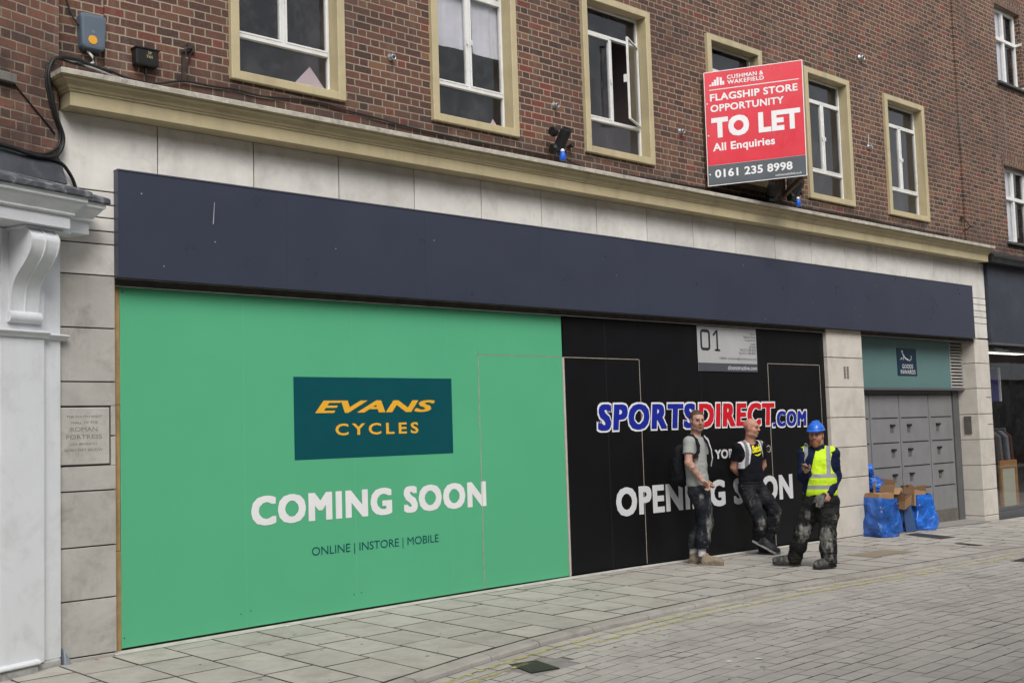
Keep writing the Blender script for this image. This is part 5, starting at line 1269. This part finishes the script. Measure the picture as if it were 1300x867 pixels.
# ---- bald man leaning on the black hoarding
def man_black():
    P = Person((13.16, -.42, -.03), 'bald man in black T-shirt and white striped vest, leaning with hands behind his back')
    T = axes((.40, -.92)); Rh = axes((.84, -.52, -.10)); hc = np.array((-.135, .03, 1.662)); sc = 1.03
    sR, eR, wR = (-.325, .030, 1.405), (-.375, .115, 1.145), (-.255, .215, 1.02); sL, eL, wL = (.015, .185, 1.42), (.05, .30, 1.16), (-.08, .30, 1.0)
    F = Field((-.52, -.3, -.02), (.36, .48, 1.82), .0055)
    H = head(F, hc, Rh, sc)
    F.chain([(-.15, .045, 1.58), (-.16, .075, 1.45)], [.060, .068], .04)
    F.ell((-.155, .09, 1.27), (.155, .095, .19), T, .04); F.ell((-.16, .08, 1.0), (.14, .10, .18), T, .05)
    for s_, e_, w_ in ((sR, eR, wR), (sL, eL, wL)):
        F.chain([(-.16, .09, 1.41), s_], [.055, .06], .05); q = np.array(e_)*.72+np.array(w_)*.28; F.chain([s_, e_], [.056, .047], .02); F.chain([e_, q, w_], [.046, .046, .029], .02)
    hand(F, wR, (-.20, .255, .96), (0, .5, .8), (.6, -.2, -.3)); hand(F, wL, (-.14, .28, .94), (0, .5, .8), (-.6, -.2, -.3))
    F.chain([(-.22, .04, .86), (-.105, -.06, .46), (-.115, .0, .22)], [.07, .05, .035], .02); F.chain([(-.06, .11, .86), (.125, .04, .55), (.0, .10, .10)], [.07, .05, .035], .02)
    P.part('body', F, m_skin, lambda V: skin_col(V, SKIN*np.array((1.02, .92, .90)), H, Rh, sc, stubble=(.30, .20, .16))); face_bits(P, H, Rh, sc, (.24, .16, .11))
    G = Field((-.5, -.2, .88), (.22, .45, 1.54), .006)
    G.ell((-.155, .09, 1.30), (.185, .122, .175), T, .03); G.ell((-.158, .08, 1.10), (.172, .130, .20), T, .06); G.ell((-.16, .08, .98), (.170, .125, .12), T, .05)
    for s_, e_ in ((sR, eR), (sL, eL)):
        s_, e_ = np.array(s_), np.array(e_); G.chain([(-.158, .09, 1.435), s_+(0, 0, .008)], [.055, .066], .05); G.chain([s_, s_*.38+e_*.62], [.068, .072], .03)
        dd = e_-s_; dd /= np.linalg.norm(dd); pt = s_*.40+e_*.60
        G.fn(lambda V, d: np.where(np.linalg.norm(V-(s_*.28+e_*.72), axis=1) < .12, np.maximum(d, (V-pt)@dd), d), .2)
    G.plane((-.15, .07, 1.468), np.array((.1, -.25, 1)), .01)
    G.wrinkle(.007, (9, 9, 15), 61, lambda V: np.clip((1.36-V[:, 2])/.2, .15, 1))
    G.fn(lambda V, d: np.maximum(d, .925+.012*fbm(V*9, 2, 1)-V[:, 2]), .3)
    sh = P.part('t_shirt', G, m_cloth, lambda V: np.clip(np.tile((.0075, .008, .012), (len(V), 1))*(1+.3*fbm(V*7, 3, 2)[:, None]), 0, 1))
    # printed lettering wrapped on the chest
    bv = BVHTree.FromPolygons([v.co for v in sh.data.vertices], [list(p.vertices) for p in sh.data.polygons])
    r_, f_ = Vector(T[:, 0]), Vector(T[:, 1])
    def wrap(s, t, l):
        p = Vector((-.155, .09, 1.330+.098*t+.025*s))+r_*(.042-.160*s)
        h = bv.ray_cast(p+f_*.5, -f_)
        return tuple((h[0] if h[0] is not None else p+f_*.12)+f_*.004)
    m_yel = M('yellow_print', (.72, .66, .02), .6)
    def local_letter(txt, fn, off, shear, sp):
        cu = bpy.data.curves.new('t', 'FONT'); cu.body = txt; cu.offset = off; cu.shear = shear; cu.space_character = sp; cu.resolution_u = 3
        ob = bpy.data.objects.new('t', cu); COL.objects.link(ob); me0 = bpy.data.meshes.new_from_object(ob.evaluated_get(bpy.context.evaluated_depsgraph_get()))
        V = np.array([v.co[:] for v in me0.vertices]); Fc = [list(p.vertices) for p in me0.polygons]; bpy.data.objects.remove(ob)
        lo, hi = V.min(0), V.max(0); mb = MB(); mb.add([fn((v[0]-lo[0])/(hi[0]-lo[0]), (v[1]-lo[1])/(hi[1]-lo[1]), 0) for v in V], Fc)
        return mb
    mb = local_letter('Batola', wrap, .03, .25, .9)
    n = 14
    tail = []
    for i in range(n+1):
        s = .15+.85*i/n; th = .24*math.sin(math.pi*min(1, (i/n)*1.0))
        tail.append((s, -.26-.10*math.sin(math.pi*i/n)+.12*s, -.26-.10*math.sin(math.pi*i/n)+.12*s-th*(1-.3*i/n)-.02))
    for a, b in zip(tail[:-1], tail[1:]): mb.quad(wrap(a[0], a[1], 0), wrap(b[0], b[1], 0), wrap(b[0], b[2], 0), wrap(a[0], a[2], 0))
    mb.build('shirt_print', m_yel, sh, local=True)
    # open vest: two front panels and a back
    G = Field((-.5, -.2, .98), (.22, .45, 1.56), .006)
    G.ell((-.155, .09, 1.30), (.200, .136, .185), T, .03); G.ell((-.158, .08, 1.10), (.187, .144, .20), T, .06)
    for s_ in (sR, sL): G.chain([(-.158, .09, 1.445), np.array(s_)*.82+np.array((-.158, .09, 1.43))*.18], [.066, .074], .05)
    def vest(V, d):
        q = (V-np.array((-.155, .09, 0)))@T; side, fr, z = q[:, 0], q[:, 1], V[:, 2]
        shell = np.maximum(d, -(d+.011))
        # the opening widens towards the hem on his left, the near panel swings back below the ribs
        inner = np.where(side > 0, .056+.22*np.clip(1.36-z, 0, .25), -(.112+.16*np.clip(1.40-z, 0, .3)))
        openf = np.where(fr > 0, np.where(side > 0, inner-side, side-inner), -1)
        arm = .085-np.sqrt((np.abs(side)-.225)**2*1.0+(z-1.33)**2*.35+0*fr)
        hem = np.where(side > 0, 1.13+.95*np.clip(.16-side, 0, .2), 1.26)-z
        return np.maximum(np.maximum(np.maximum(shell, openf), arm), hem)
    G.fn(vest, .3); G.fn(lambda V, d: np.maximum(d, np.where(np.linalg.norm((V-np.array((-.145, .05, 1.50)))[:, :2], axis=1) < .075, V[:, 2]-1.47, -1)), .3)
    def vc(V):
        q = (V-np.array((-.155, .09, 0)))@T; s = np.abs(q[:, 0]); z = V[:, 2]
        mid = np.where(q[:, 0] > 0, .112+.10*np.clip(1.36-z, 0, .3), .152)
        g = np.abs(s-mid) < .021
        return np.where(g[:, None], np.array((.16, .165, .175)), np.array((.60, .60, .64)))
    P.part('vest', G, m_hi, vc)
    G = Field((-.5, -.3, .03), (.36, .42, 1.03), .006)
    G.ell((-.16, .075, .90), (.168, .125, .12), T, .03)
    G.chain([(-.225, .04, .85), (-.165, -.02, .66), (-.100, -.075, .46), (-.105, -.03, .33), (-.115, .0, .24)], [.108, .096, .082, .078, .070], .03)
    G.chain([(-.07, .10, .85), (.03, .06, .70), (.120, .035, .56), (.075, .06, .36), (.01, .09, .14)], [.108, .096, .084, .080, .072], .03)
    G.wrinkle(.010, (8, 8, 16), 71, lambda V: np.clip(.4+np.abs(V[:, 2]-.6)*1.5, .3, 1)); G.wrinkle(.006, (20, 20, 26), 73)
    G.fn(lambda V, d: np.maximum(d, V[:, 2]-.985), .3)
    P.part('trousers', G, m_denim, lambda V: splash(V, (.014, .015, .019), [((-.085, -.16, .42), (.055, .08, .085), 1.5), ((-.2, -.1, .72), (.07, .09, .08), .6), ((.16, .0, .5), (.07, .1, .12), .6), ((-.1, -.1, .8), (.06, .08, .06), .5)], 15, .35))
    G = Field((-.46, -.1, .86), (.2, .36, 1.02), .006); G.ell((-.16, .075, .945), (.176, .133, .10), T, 0); G.fn(lambda V, d: np.maximum(np.maximum(d, -(d+.012)), np.abs(V[:, 2]-.935)-.022), .3)
    P.part('belt', G, m_leather, lambda V: np.tile((.007, .007, .007), (len(V), 1)))
    dk = lambda V: splash(V, (.022, .022, .026), [], 25, .5)
    boot(P, 'boot', (-.175, -.005, .165), (.085, -.06, .012), m_leather, dk, h=.06, sole=(.30, .30, .30)); boot(P, 'boot', (-.085, .10, 0), (.165, .055, 0), m_leather, dk, h=.06, sole=(.10, .10, .10))
man_black()

# ---- man in the helmet
def man_helmet():
    P = Person((12.276, -1.547, -.035), 'bearded man in blue hard hat and yellow hi-vis vest, looking up from his phone')
    T = axes((-.34, -.94)); Rh = axes((-.44, -.88, -.06)); hc = np.array((.212, -.005, 1.553)); sc = 1.03
    sR, eR, wR = (.072, .060, 1.335), (.042, .045, 1.060), (.045, -.170, 1.130); sL, eL, wL = (.395, -.045, 1.325), (.425, .005, 1.055), (.300, -.150, .870)
    F = Field((-.48, -.42, -.02), (.58, .42, 1.74), .0055)
    H = head(F, hc, Rh, sc)
    F.chain([(.222, .01, 1.47), (.235, .03, 1.36)], [.063, .072], .04)
    F.ell((.228, .02, 1.18), (.16, .105, .19), T, .04); F.ell((.222, .0, .92), (.15, .11, .18), T, .05)
    for s_, e_, w_ in ((sR, eR, wR), (sL, eL, wL)):
        F.chain([(.23, .02, 1.33), s_], [.055, .06], .05); F.chain([s_, e_, w_], [.05, .04, .028], .02)
    hand(F, wR, (.012, -.265, 1.165), (.80, .10, .55), (.35, -.1, .5), sc=1.02)
    hand(F, wL, (.262, -.170, .795), (-.7, -.4, .2), (-.3, .4, 0))
    F.chain([(.12, .02, .78), (.005, .07, .42), (-.075, .20, .10)], [.07, .05, .035], .02); F.chain([(.32, -.02, .78), (.262, -.08, .38), (.275, -.05, .10)], [.07, .05, .035], .02)
    P.part('body', F, m_skin, lambda V: skin_col(V, SKIN*np.array((1.04, .95, .92)), H, Rh, sc)); face_bits(P, H, Rh, sc, (.20, .10, .045))
    G = Field(hc-.17, hc+.12, .004)
    G.ell(H(0, .024, -.058), np.array((.066, .074, .070))*sc, Rh, 0); G.ell(H(0, .074, -.108), np.array((.034, .030, .030))*sc, Rh, .03)
    def brd(V, d):
        q = (V-hc)@Rh/sc
        cut = np.maximum(q[:, 2]+.028+.15*np.clip(q[:, 1]-.02, 0, .06)+.12*np.clip(.03-np.abs(q[:, 0]), 0, .03)*0, -q[:, 1]-.006)
        mouth = .012-np.sqrt((q[:, 0]/2.0)**2+(q[:, 2]+.062)**2)
        return np.maximum(np.maximum(d-.003*fbm(V*70, 3, 4), cut), np.where(q[:, 1] > .06, mouth, -1))
    G.fn(brd, .2); P.part('beard', G, m_hair, lambda V: np.clip(np.tile((.30, .135, .055), (len(V), 1))*(1+.5*fbm(V*90, 2, 8)[:, None]), .01, 1))
    G = Field(hc-.15, hc+.15, .004); G.ell(H(0, -.014, .036), np.array((.080, .098, .084))*sc, Rh, 0)
    def hr(V, d):
        q = (V-hc)@Rh/sc; return np.maximum(d, np.where(q[:, 1] > .02, .045, np.where(q[:, 1] > -.02, -.005, -.045))-q[:, 2])
    G.fn(hr, .2); P.part('hair', G, m_hair, lambda V: np.tile((.20, .10, .05), (len(V), 1)))
    # hard hat: shell, brim with peak, three ridges
    G = Field(hc-.20, hc+.24, .004); Rt = Rh
    G.ell(H(0, -.006, .060), np.array((.099, .121, .106))*sc, Rt, 0)
    G.fn(lambda V, d: np.maximum(d, (.060-((V-hc)@Rh/sc)[:, 2])), .3)
    for x in (-.026, 0, .026): G.chain([H(x, .08, .128 if x == 0 else .122), H(x, .03, .163 if x == 0 else .158), H(x, -.05, .166 if x == 0 else .161), H(x, -.10, .118)], [.007, .010, .010, .006], .012)
    G.ell(H(0, .012, .060), np.array((.108, .142, .009))*sc, Rt, .012); G.ell(H(0, .085, .056), np.array((.080, .080, .008))*sc, Rt, .012)
    P.part('hard_hat', G, M('blue_hard_hat', (.014, .135, .62), .28, .05, 5, spec=.5, co='obj'), lambda V: np.tile((.02, .15, .6), (len(V), 1)))
    # navy sweatshirt
    G = Field((-.12, -.34, .72), (.56, .3, 1.48), .006)
    G.ell((.228, .02, 1.22), (.195, .130, .175), T, .03); G.ell((.222, .0, 1.02), (.190, .145, .20), T, .06); G.ell((.218, .0, .90), (.190, .140, .12), T, .05)
    for s_, e_, w_ in ((sR, eR, wR), (sL, eL, wL)):
        s_, e_, w_ = map(np.array, (s_, e_, w_)); G.chain([(.23, .03, 1.36), s_+(0, 0, .008)], [.060, .068], .05); G.chain([s_, e_, e_*.3+w_*.7, w_*.97+e_*.03], [.072, .063, .052, .042], .03)
    G.cone((.226, .015, 1.36), (.222, .01, 1.415), .082, .074, .02)
    G.ell((.215, -.0, 1.445), (.062, .066, .035), T, .012, True)
    G.wrinkle(.008, (10, 10, 16), 81); 
    G.fn(lambda V, d: np.maximum(d, .815+.01*fbm(V*9, 2, 1)-V[:, 2]-np.where((V[:, 0] > .24) & (V[:, 1] < -.08), .2, 0)), .3)
    P.part('sweatshirt', G, m_cloth, lambda V: np.clip(np.tile((.011, .017, .050), (len(V), 1))*(1+.3*fbm(V*8, 3, 2)[:, None]), 0, 1))
    # hi-vis vest, open down the front on his right side
    G = Field((-.12, -.34, .74), (.56, .3, 1.48), .006)
    G.ell((.228, .02, 1.22), (.212, .146, .185), T, .03); G.ell((.224, .0, 1.02), (.208, .163, .20), T, .06); G.ell((.222, .0, .88), (.208, .160, .13), T, .05)
    for s_ in (sR, sL): G.chain([(.23, .03, 1.365), np.array(s_)*.88+np.array((.23, .03, 1.36))*.12+(0, 0, .012)], [.072, .080], .05)
    G.wrinkle(.006, (9, 9, 12), 91)
    def vest(V, d):
        q = (V-np.array((.226, .015, 0)))@T; side, fr, z = q[:, 0], q[:, 1], V[:, 2]      # side > 0 is his right
        shell = np.maximum(d, -(d+.012))
        lo_, hi_ = -.005-.0*z, .115
        gapl = np.clip(.012+.26*(1.39-z), -.03, .15)
        gapr = .105+.50*np.clip(1.33-z, 0, .5)
        openf = np.where(fr > -.02, np.minimum(side-gapl, gapr-side), -1)
        arm = .098-np.sqrt((np.abs(side)-.250)**2+((z-1.225)*.62)**2)
        hem = .845+.008*np.sin(side*40)-z
        neck = np.where((np.abs(side) < .085), z-1.405+.2*np.clip(fr, -.02, .1), -1)
        return np.maximum(np.maximum(np.maximum(np.maximum(shell, openf), arm), hem), neck)
    G.fn(vest, .3)
    def vc(V):
        q = (V-np.array((.226, .015, 0)))@T; side, z = q[:, 0], V[:, 2]
        band = (np.abs(z-1.075) < .024) | (np.abs(z-.945) < .024) | ((z > 1.05) & (np.abs(np.abs(side)-.128) < .024))
        n = fbm(V*16, 3, 4); c = np.tile((.60, .86, .030), (len(V), 1))*(1-.25*np.clip(n-.05, 0, 1)[:, None])
        return np.where(band[:, None], np.array((.30, .31, .32)), c)
    P.part('vest', G, m_hi, vc)
    # trousers
    G = Field((-.34, -.32, .02), (.58, .40, .92), .006)
    G.ell((.222, .0, .79), (.195, .142, .12), T, .03)
    G.chain([(.13, .02, .75), (.075, .05, .60), (.015, .07, .42), (-.035, .13, .25), (-.075, .195, .08)], [.120, .108, .090, .086, .078], .04)
    G.chain([(.32, -.02, .75), (.30, -.05, .60), (.268, -.08, .39), (.272, -.06, .22), (.280, -.05, .07)], [.120, .108, .092, .088, .080], .04)
    G.wrinkle(.012, (7, 7, 14), 101, lambda V: np.clip(.4+np.abs(V[:, 2]-.5)*1.5, .35, 1)); G.wrinkle(.008, (18, 18, 26), 103)
    G.fn(lambda V, d: np.maximum(np.maximum(d, V[:, 2]-.845), .035+.25*np.clip(.5*V[:, 1], 0, 0)-V[:, 2]), .3)
    P.part('trousers', G, m_denim, lambda V: splash(V, (.017, .017, .018), [((.01, -.03, .40), (.09, .12, .12), 1.35), ((.25, -.16, .33), (.09, .10, .15), 1.35), ((.06, -.05, .62), (.07, .09, .07), .6), ((.33, -.12, .58), (.08, .1, .09), .5), ((.28, -.1, .12), (.1, .1, .08), .7)], 35, .22, light=(.44, .43, .40)))
    dk = lambda V: splash(V, (.05, .048, .046), [((0, 0, 0), (5, 5, 5), .62)], 45, .6, light=(.40, .39, .37))
    boot(P, 'boot', (-.035, .185, .01), (-.325, .265, .02), m_leather, dk, h=.06, w=.052, sole=(.03, .03, .03)); boot(P, 'boot', (.335, -.03, 0), (.075, -.150, 0), m_leather, dk, h=.06, w=.052, sole=(.03, .03, .03))
    base = P.root.location[:]
    ph = empty('phone', base, 'black mobile phone held by the man in the blue hard hat', 'phone', rz=-YAW)
    mb = MB(); mb.obox((-.010, -.305, 1.200), (.9, .25, -.25), (-.15, .9, .35), (.2, -.3, .9), .036, .072, .005); mb.build('case', m_bblack, ph, local=True, bevel=.004)
    mb = MB(); mb.obox((-.0088, -.3068, 1.2056), (.9, .25, -.25), (-.15, .9, .35), (.2, -.3, .9), .032, .066, .0006); mb.build('screen', M('dark_phone_screen', (.02, .022, .028), .08), ph, local=True)
    gl = empty('work_glove', base, 'dusty grey work gloves tucked at the pocket of the man in the blue hard hat', 'gloves', rz=-YAW)
    G = Field((.02, -.34, .62), (.32, -.02, .90), .005)
    G.ell((.165, -.185, .80), (.055, .030, .055), T, .02); G.chain([(.150, -.195, .79), (.125, -.205, .73)], [.018, .013], .012); G.chain([(.172, -.20, .78), (.155, -.21, .715)], [.018, .013], .012); G.chain([(.195, -.2, .785), (.185, -.21, .725)], [.017, .012], .012); G.chain([(.13, -.185, .81), (.10, -.19, .775)], [.016, .012], .012); G.chain([(.20, -.17, .83), (.225, -.165, .85)], [.035, .03], .02)
    G.wrinkle(.005, (26, 26, 26), 7)
    V, Q = G.mesh(); raw_mesh('glove', V, Q, m_leather, gl, True, splash(V, (.055, .055, .055), [((.165, -.2, .78), (.1, .1, .1), .7)], 3, .5))
man_helmet()
# ------------------------------------------------------------------ rubbish sacks and cardboard by the goods doors
def sackmat(name, col, rough=.42):
    """thin blue plastic: broad lighter and darker areas where the sheet lies on what is inside, fine creases"""
    t = NT(name); p = t.objco(); n = t.noise(p, 3.2, 3, .5, .6)
    t.base(t.ramp(n, [(.32, tuple(c*.50 for c in col)), (.50, col), (.68, tuple(min(1, c*1.6+.03) for c in col))])); t.rough(rough); t.bsdf.inputs['Specular IOR Level'].default_value = .6
    v = t.n('TexVoronoi', feature='DISTANCE_TO_EDGE'); dv = t.n('VectorMath', operation='ADD'); t.link(p, dv.inputs[0]); nn = t.n('TexNoise'); nn.inputs['Scale'].default_value = 4; t.link(p, nn.inputs['Vector']); t.link(nn.outputs['Color'], dv.inputs[1]); t.link(dv.outputs[0], v.inputs['Vector']); v.inputs['Scale'].default_value = 3.2
    t.normal(t.bump(t.math('POWER', v.outputs['Distance'], .5), .5, .03)); return t.m
m_blue = sackmat('blue_woven_sack', (.012, .100, .42)); m_blue2 = sackmat('blue_plastic_sack', (.010, .135, .60), .34); m_dblue = M('slate_blue_crate', (.040, .085, .20), .5, .1, 5, co='obj')
m_card = M('cardboard', (.34, .205, .105), .85, .12, 5, .2, 60, dirt=.3, dirtcol=(.20, .11, .05), dscale=4, co='obj'); m_cardin = M('cardboard_inside', (.25, .15, .08), .9, .15, 5, co='obj')
m_print = M('dark_sack_print', (.012, .015, .04), .6)
def sack(loc, w, d, h, seed, mat, rz=0, slump=.06, top=1.0, label='', fold=True):
    """an open square sack: walls bulge, crease and lean, hem rolled at the mouth"""
    rng = np.random.RandomState(seed); N, Mz = 112, 64
    th = np.arange(N)/N*2*np.pi; V = []; lean = rng.uniform(-.04, .04, 2)
    for j in range(Mz+1):
        t = j/Mz; e = .30+.25*t*0
        for a in th:
            ca, sa = math.cos(a), math.sin(a); k = .26
            x = math.copysign(abs(ca)**k, ca)*w/2; y = math.copysign(abs(sa)**k, sa)*d/2
            s = 1+.14*math.exp(-((t-.22)/.22)**2)-.10*(1-t)**7
            V.append((x*s*(1+(top-1)*t)+lean[0]*t, y*s*(1+(top-1)*t)+lean[1]*t, h*t))
    V = np.array(V); nrm = V*np.array((1, 1, 0)); nrm /= np.maximum(np.linalg.norm(nrm, axis=1), 1e-6)[:, None]
    t = V[:, 2]/h
    Wd = V+.12*np.stack([fbm(V*4+seed, 2, seed+1), fbm(V*4+seed, 2, seed+2), fbm(V*4+seed, 2, seed+3)], 1); f1 = fbm(Wd*np.array((3.4, 3.4, 3.0))+seed, 2, seed); f2 = 1-2.8*np.abs(fbm(Wd*np.array((3.6, 3.6, 3.2))+seed, 3, seed+7))
    V = V+nrm*(f1*.045+f2*.034)[:, None]*np.clip(1.4-1.1*t, .22, 1)[:, None]
    V[:, 2] += (.025*fbm(np.stack([V[:, 0]*5, V[:, 1]*5, t*0], 1)+seed, 2, seed)-.02*0)*np.clip((t-.75)*4, 0, 1)
    V[:, 2] = np.where(t == 0, 0, V[:, 2]); fl = (t < .12); V[fl] += nrm[fl]*(.045*(fbm(V[fl]*7, 2, seed+3)))[:, None]
    F = [(j*N+i, j*N+(i+1) % N, (j+1)*N+(i+1) % N, (j+1)*N+i) for j in range(Mz) for i in range(N)]
    n0 = len(V); ring = V[-N:]; inner = ring*np.array((.94, .94, 1)); low = ring*np.array((.9, .9, 1))-np.array((0, 0, .22))
    V = np.concatenate([V, inner, low]); F += [(n0-N+i, n0-N+(i+1) % N, n0+(i+1) % N, n0+i) for i in range(N)]+[(n0+i, n0+(i+1) % N, n0+N+(i+1) % N, n0+N+i) for i in range(N)]
    F += [tuple(range(N))[::-1], tuple(range(n0+N, n0+2*N))]
    root = empty('rubbish_sack', loc, label, 'sack', 'blue rubbish sacks by the goods doors', rz=rz)
    raw_mesh('sack_body', V, F, mat, root, False)
    return root
def cbox(loc, w, d, h, rz, label, tilt=(0, 0), flaps=(1, 1, 1, 1), name='cardboard_box'):
    o = empty(name, loc, label, 'cardboard box', 'cardboard boxes in the blue sacks', rz=rz); o.rotation_euler = (tilt[0], tilt[1], rz)
    mb = MB(); t = .006
    mb.box(-w/2, w/2, -d/2, -d/2+t, 0, h); mb.box(-w/2, w/2, d/2-t, d/2, 0, h); mb.box(-w/2, -w/2+t, -d/2+t, d/2-t, 0, h); mb.box(w/2-t, w/2, -d/2+t, d/2-t, 0, h); mb.box(-w/2+t, w/2-t, -d/2+t, d/2-t, 0, t)
    mb.build('box_body', m_card, o, local=True)
    for k, (dx, dy, L) in enumerate(((0, -1, d*.45), (0, 1, d*.45), (-1, 0, w*.4), (1, 0, w*.4))):
        if not flaps[k]: continue
        a = flaps[k]; c = Vector((dx*w/2, dy*d/2, h)); out = Vector((dx*math.sin(a), dy*math.sin(a), math.cos(a))); side = Vector((dy, dx, 0)); n = out.cross(side)
        f = MB(); f.obox(c+out*L/2, side, out, n, (w if dx == 0 else d)/2*.98, L/2, .003); f.build('flap', m_cardin if k % 2 else m_card, o, local=True)
    return o
gz = lambda x, y: pave_z(x, y)+.004
a = sack((16.38, -.26, gz(16.38, -.26)), .40, .38, .57, 3, m_blue, rz=rad(-14), top=.96, label='fullest blue sack nearest the camera, dark print on its rim, holding a big box')
mb = MB()
for (x, z, w, h) in ((.06, .48, .04, .025), (.11, .50, .04, .03), (.06, .435, .05, .02), (.12, .44, .035, .03), (.08, .40, .06, .02)): mb.quad((x, -.213, z), (x+w, -.213, z+.004), (x+w, -.211, z+h), (x, -.211, z+h-.006))
mb.build('print', m_print, a, local=True)
b = sack((17.30, .02, gz(17.30, .02)), .36, .32, .54, 8, m_blue, rz=rad(8), label='blue sack in the middle of the row, half hidden behind the slate panel')
c = sack((17.88, -.06, gz(17.88, -.06)), .42, .36, .56, 15, m_blue2, rz=rad(-20), top=.72, label='brighter blue sack at the right end of the row, sagging outwards')
d = sack((16.72, .08, gz(16.7, .08)), .34, .32, .64, 22, m_blue, rz=rad(15), label='blue sack at the back against the pillar under the tied bag')
sl_ = empty('crate_panel', (17.36, -.22, gz(17.36, -.22)), 'flat slate blue plastic panel standing upright between the blue sacks', 'panel', rz=rad(-6))
mb = MB(); mb.extrude([(-.14, 0, 0), (.13, 0, 0), (.10, .08, .50), (-.12, .08, .51)], (0, .02, .004)); mb.build('panel', m_dblue, sl_, local=True, bevel=.006)
# tied bag with a twisted neck on top at the pillar
F = Field((-.3, -.3, -.05), (.35, .3, .5), .008)
F.ell((.03, 0, .13), (.19, .16, .14), None, .03); F.cone((-.04, 0, .24), (-.09, 0, .34), .06, .035, .05); F.cone((-.09, 0, .34), (-.12, 0, .42), .030, .055, .02)
F.wrinkle(.022, (8, 8, 11), 41); F.wrinkle(.010, (20, 20, 22), 42)
V, Q = F.mesh(); tb = empty('rubbish_bag', (16.80, .08, gz(16.8, 0)+.58), 'tied bright blue plastic bag on top of the back sack beside the pillar', 'bag')
raw_mesh('bag_body', V, Q, m_blue2, tb, False)
cbox((16.36, -.25, gz(16.4, -.3)+.33), .32, .28, .31, rad(-12), 'large cardboard box filling the front blue sack, flaps nearly shut', flaps=(-1.52, -1.46, -1.50, .35))
cbox((16.78, -.08, gz(16.7, -.1)+.34), .32, .26, .34, rad(18), 'cardboard box with an upright flap behind the front blue sack', tilt=(rad(6), rad(-14)), flaps=(1.5, .1, 1.4, .1))
cbox((17.12, -.16, gz(17.2, -.2)+.42), .36, .26, .14, rad(12), 'shallow open cardboard tray on the middle sacks, one end raised', tilt=(rad(10), rad(-10)), flaps=(0, .4, .2, 0))
cbox((17.80, -.05, gz(17.9, -.1)+.36), .26, .22, .26, rad(-14), 'cardboard box with torn flaps in the right end sack', tilt=(rad(-6), rad(10)), flaps=(0, .1, .9, .2))
def scrap(loc, pts, mat, label, rot, name, cat):
    o = empty(name, loc, label, cat); o.rotation_euler = rot
    MB().extrude([(x, 0, z) for x, z in pts], (0, .006, 0)).build('sheet', mat, o, local=True); return o
scrap((16.98, -.16, gz(17, -.2)+.60), [(-.13, -.05), (.13, -.12), (.15, .03), (-.10, .12)], M('white_card', (.62, .63, .66), .6, .05, 4), 'white card sheet slanting across the middle boxes', (rad(20), rad(14), rad(-30)), 'card_sheet', 'card')
scrap((17.30, .0, gz(17.4, -.1)+.64), [(-.20, .10), (.16, -.16), (.20, -.12), (-.14, .17)], m_card, 'long torn cardboard strip sticking up above the middle sack', (rad(10), 0, rad(-35)), 'card_strip', 'cardboard')
scrap((17.56, -.10, gz(17.7, -.1)+.66), [(-.10, -.08), (.06, -.10), (.10, .02), (.02, .08), (-.03, .02), (-.09, .08)], m_cardin, 'ragged piece of cardboard between the middle and right sacks', (rad(15), 0, rad(-50)), 'card_scrap', 'cardboard')
scrap((17.02, -.24, gz(17.1, -.3)+.60), [(-.10, -.05), (.05, -.07), (.12, .03), (-.03, .06)], m_blue2, 'crumpled bright blue plastic scrap lying in the shallow tray', (rad(40), rad(15), rad(-20)), 'plastic_scrap', 'plastic')

# litter and weeds: small things that break up the clean paving
def litter(x, y, s, mat, label, zf=pave_z):
    mb = MB(); r = random.Random(int(x*100)); n = 7; top = [(x+s*math.cos(i*2*math.pi/n)*r.uniform(.6, 1.1), y+s*math.sin(i*2*math.pi/n)*r.uniform(.6, 1.1), zf(x, y)+.003+r.uniform(0, s*.2)) for i in range(n)]
    mb.add(top+[(x, y, zf(x, y)+s*.3), (x, y, zf(x, y)+.002)], [(i, (i+1) % n, n) for i in range(n)]+[((i+1) % n, i, n+1) for i in range(n)])
    tag(mb.build('litter', mat), label, 'litter', 'scraps of litter on the ground')
litter(9.78, -2.03, .022, M('blue_scrap', (.03, .18, .55), .4), 'tiny bright blue scrap of litter at the kerb joint', )
litter(9.30, -2.22, .030, m_vwhite, 'small white scrap of litter lying on the kerb', road_z)
litter(10.75, -.80, .022, m_vwhite, 'white speck of litter on the pavement left of the men')
litter(6.02, -.10, .022, m_vwhite, 'white speck of litter at the foot of the green hoarding')
litter(4.20, -.13, .024, M('orange_scrap', (.45, .19, .09), .7), 'small orange brown leaf scrap at the foot of the stone pier')
litter(7.35, -4.05, .036, m_vwhite, 'left one of two white scraps on the road', road_z)
litter(7.55, -4.18, .036, m_vwhite, 'right one of two white scraps on the road', road_z)
rng = random.Random(4)
mb = MB()
for _ in range(150):
    x = rng.uniform(4.5, 20); y = rng.uniform(-5.2, -.15); z = pave_z(x, y) if y > kerb_y(x) else road_z(x, y)
    if kerb_y(x)-KW-.02 < y < kerb_y(x)+.02: continue
    s = rng.uniform(.004, .010); mb.lathe((x, y, z-.001), (0, 0, 1), [(s, 0), (s*.8, s*.35), (s*.2, s*.5)], 6)
for _ in range(170):
    x = rng.uniform(4.5, 21); y = rng.uniform(-5.5, -.2)
    if kerb_y(x)-KW-.05 < y < kerb_y(x)+.05: continue
    z = pave_z(x, y) if y > kerb_y(x) else road_z(x, y); s = rng.uniform(.010, .024); mb.lathe((x, y, z-.001), (0, 0, 1), [(s, 0), (s*.97, .0028), (s*.8, .0034)], 9, 1)
tag(mb.build('grit', [M('dark_grit', (.05, .045, .04), .9, .4, 40), M('old_gum', (.20, .19, .175), .9, .3, 20)]), 'dark grit and chewing gum specks scattered over the paving', 'grit', kind='stuff')
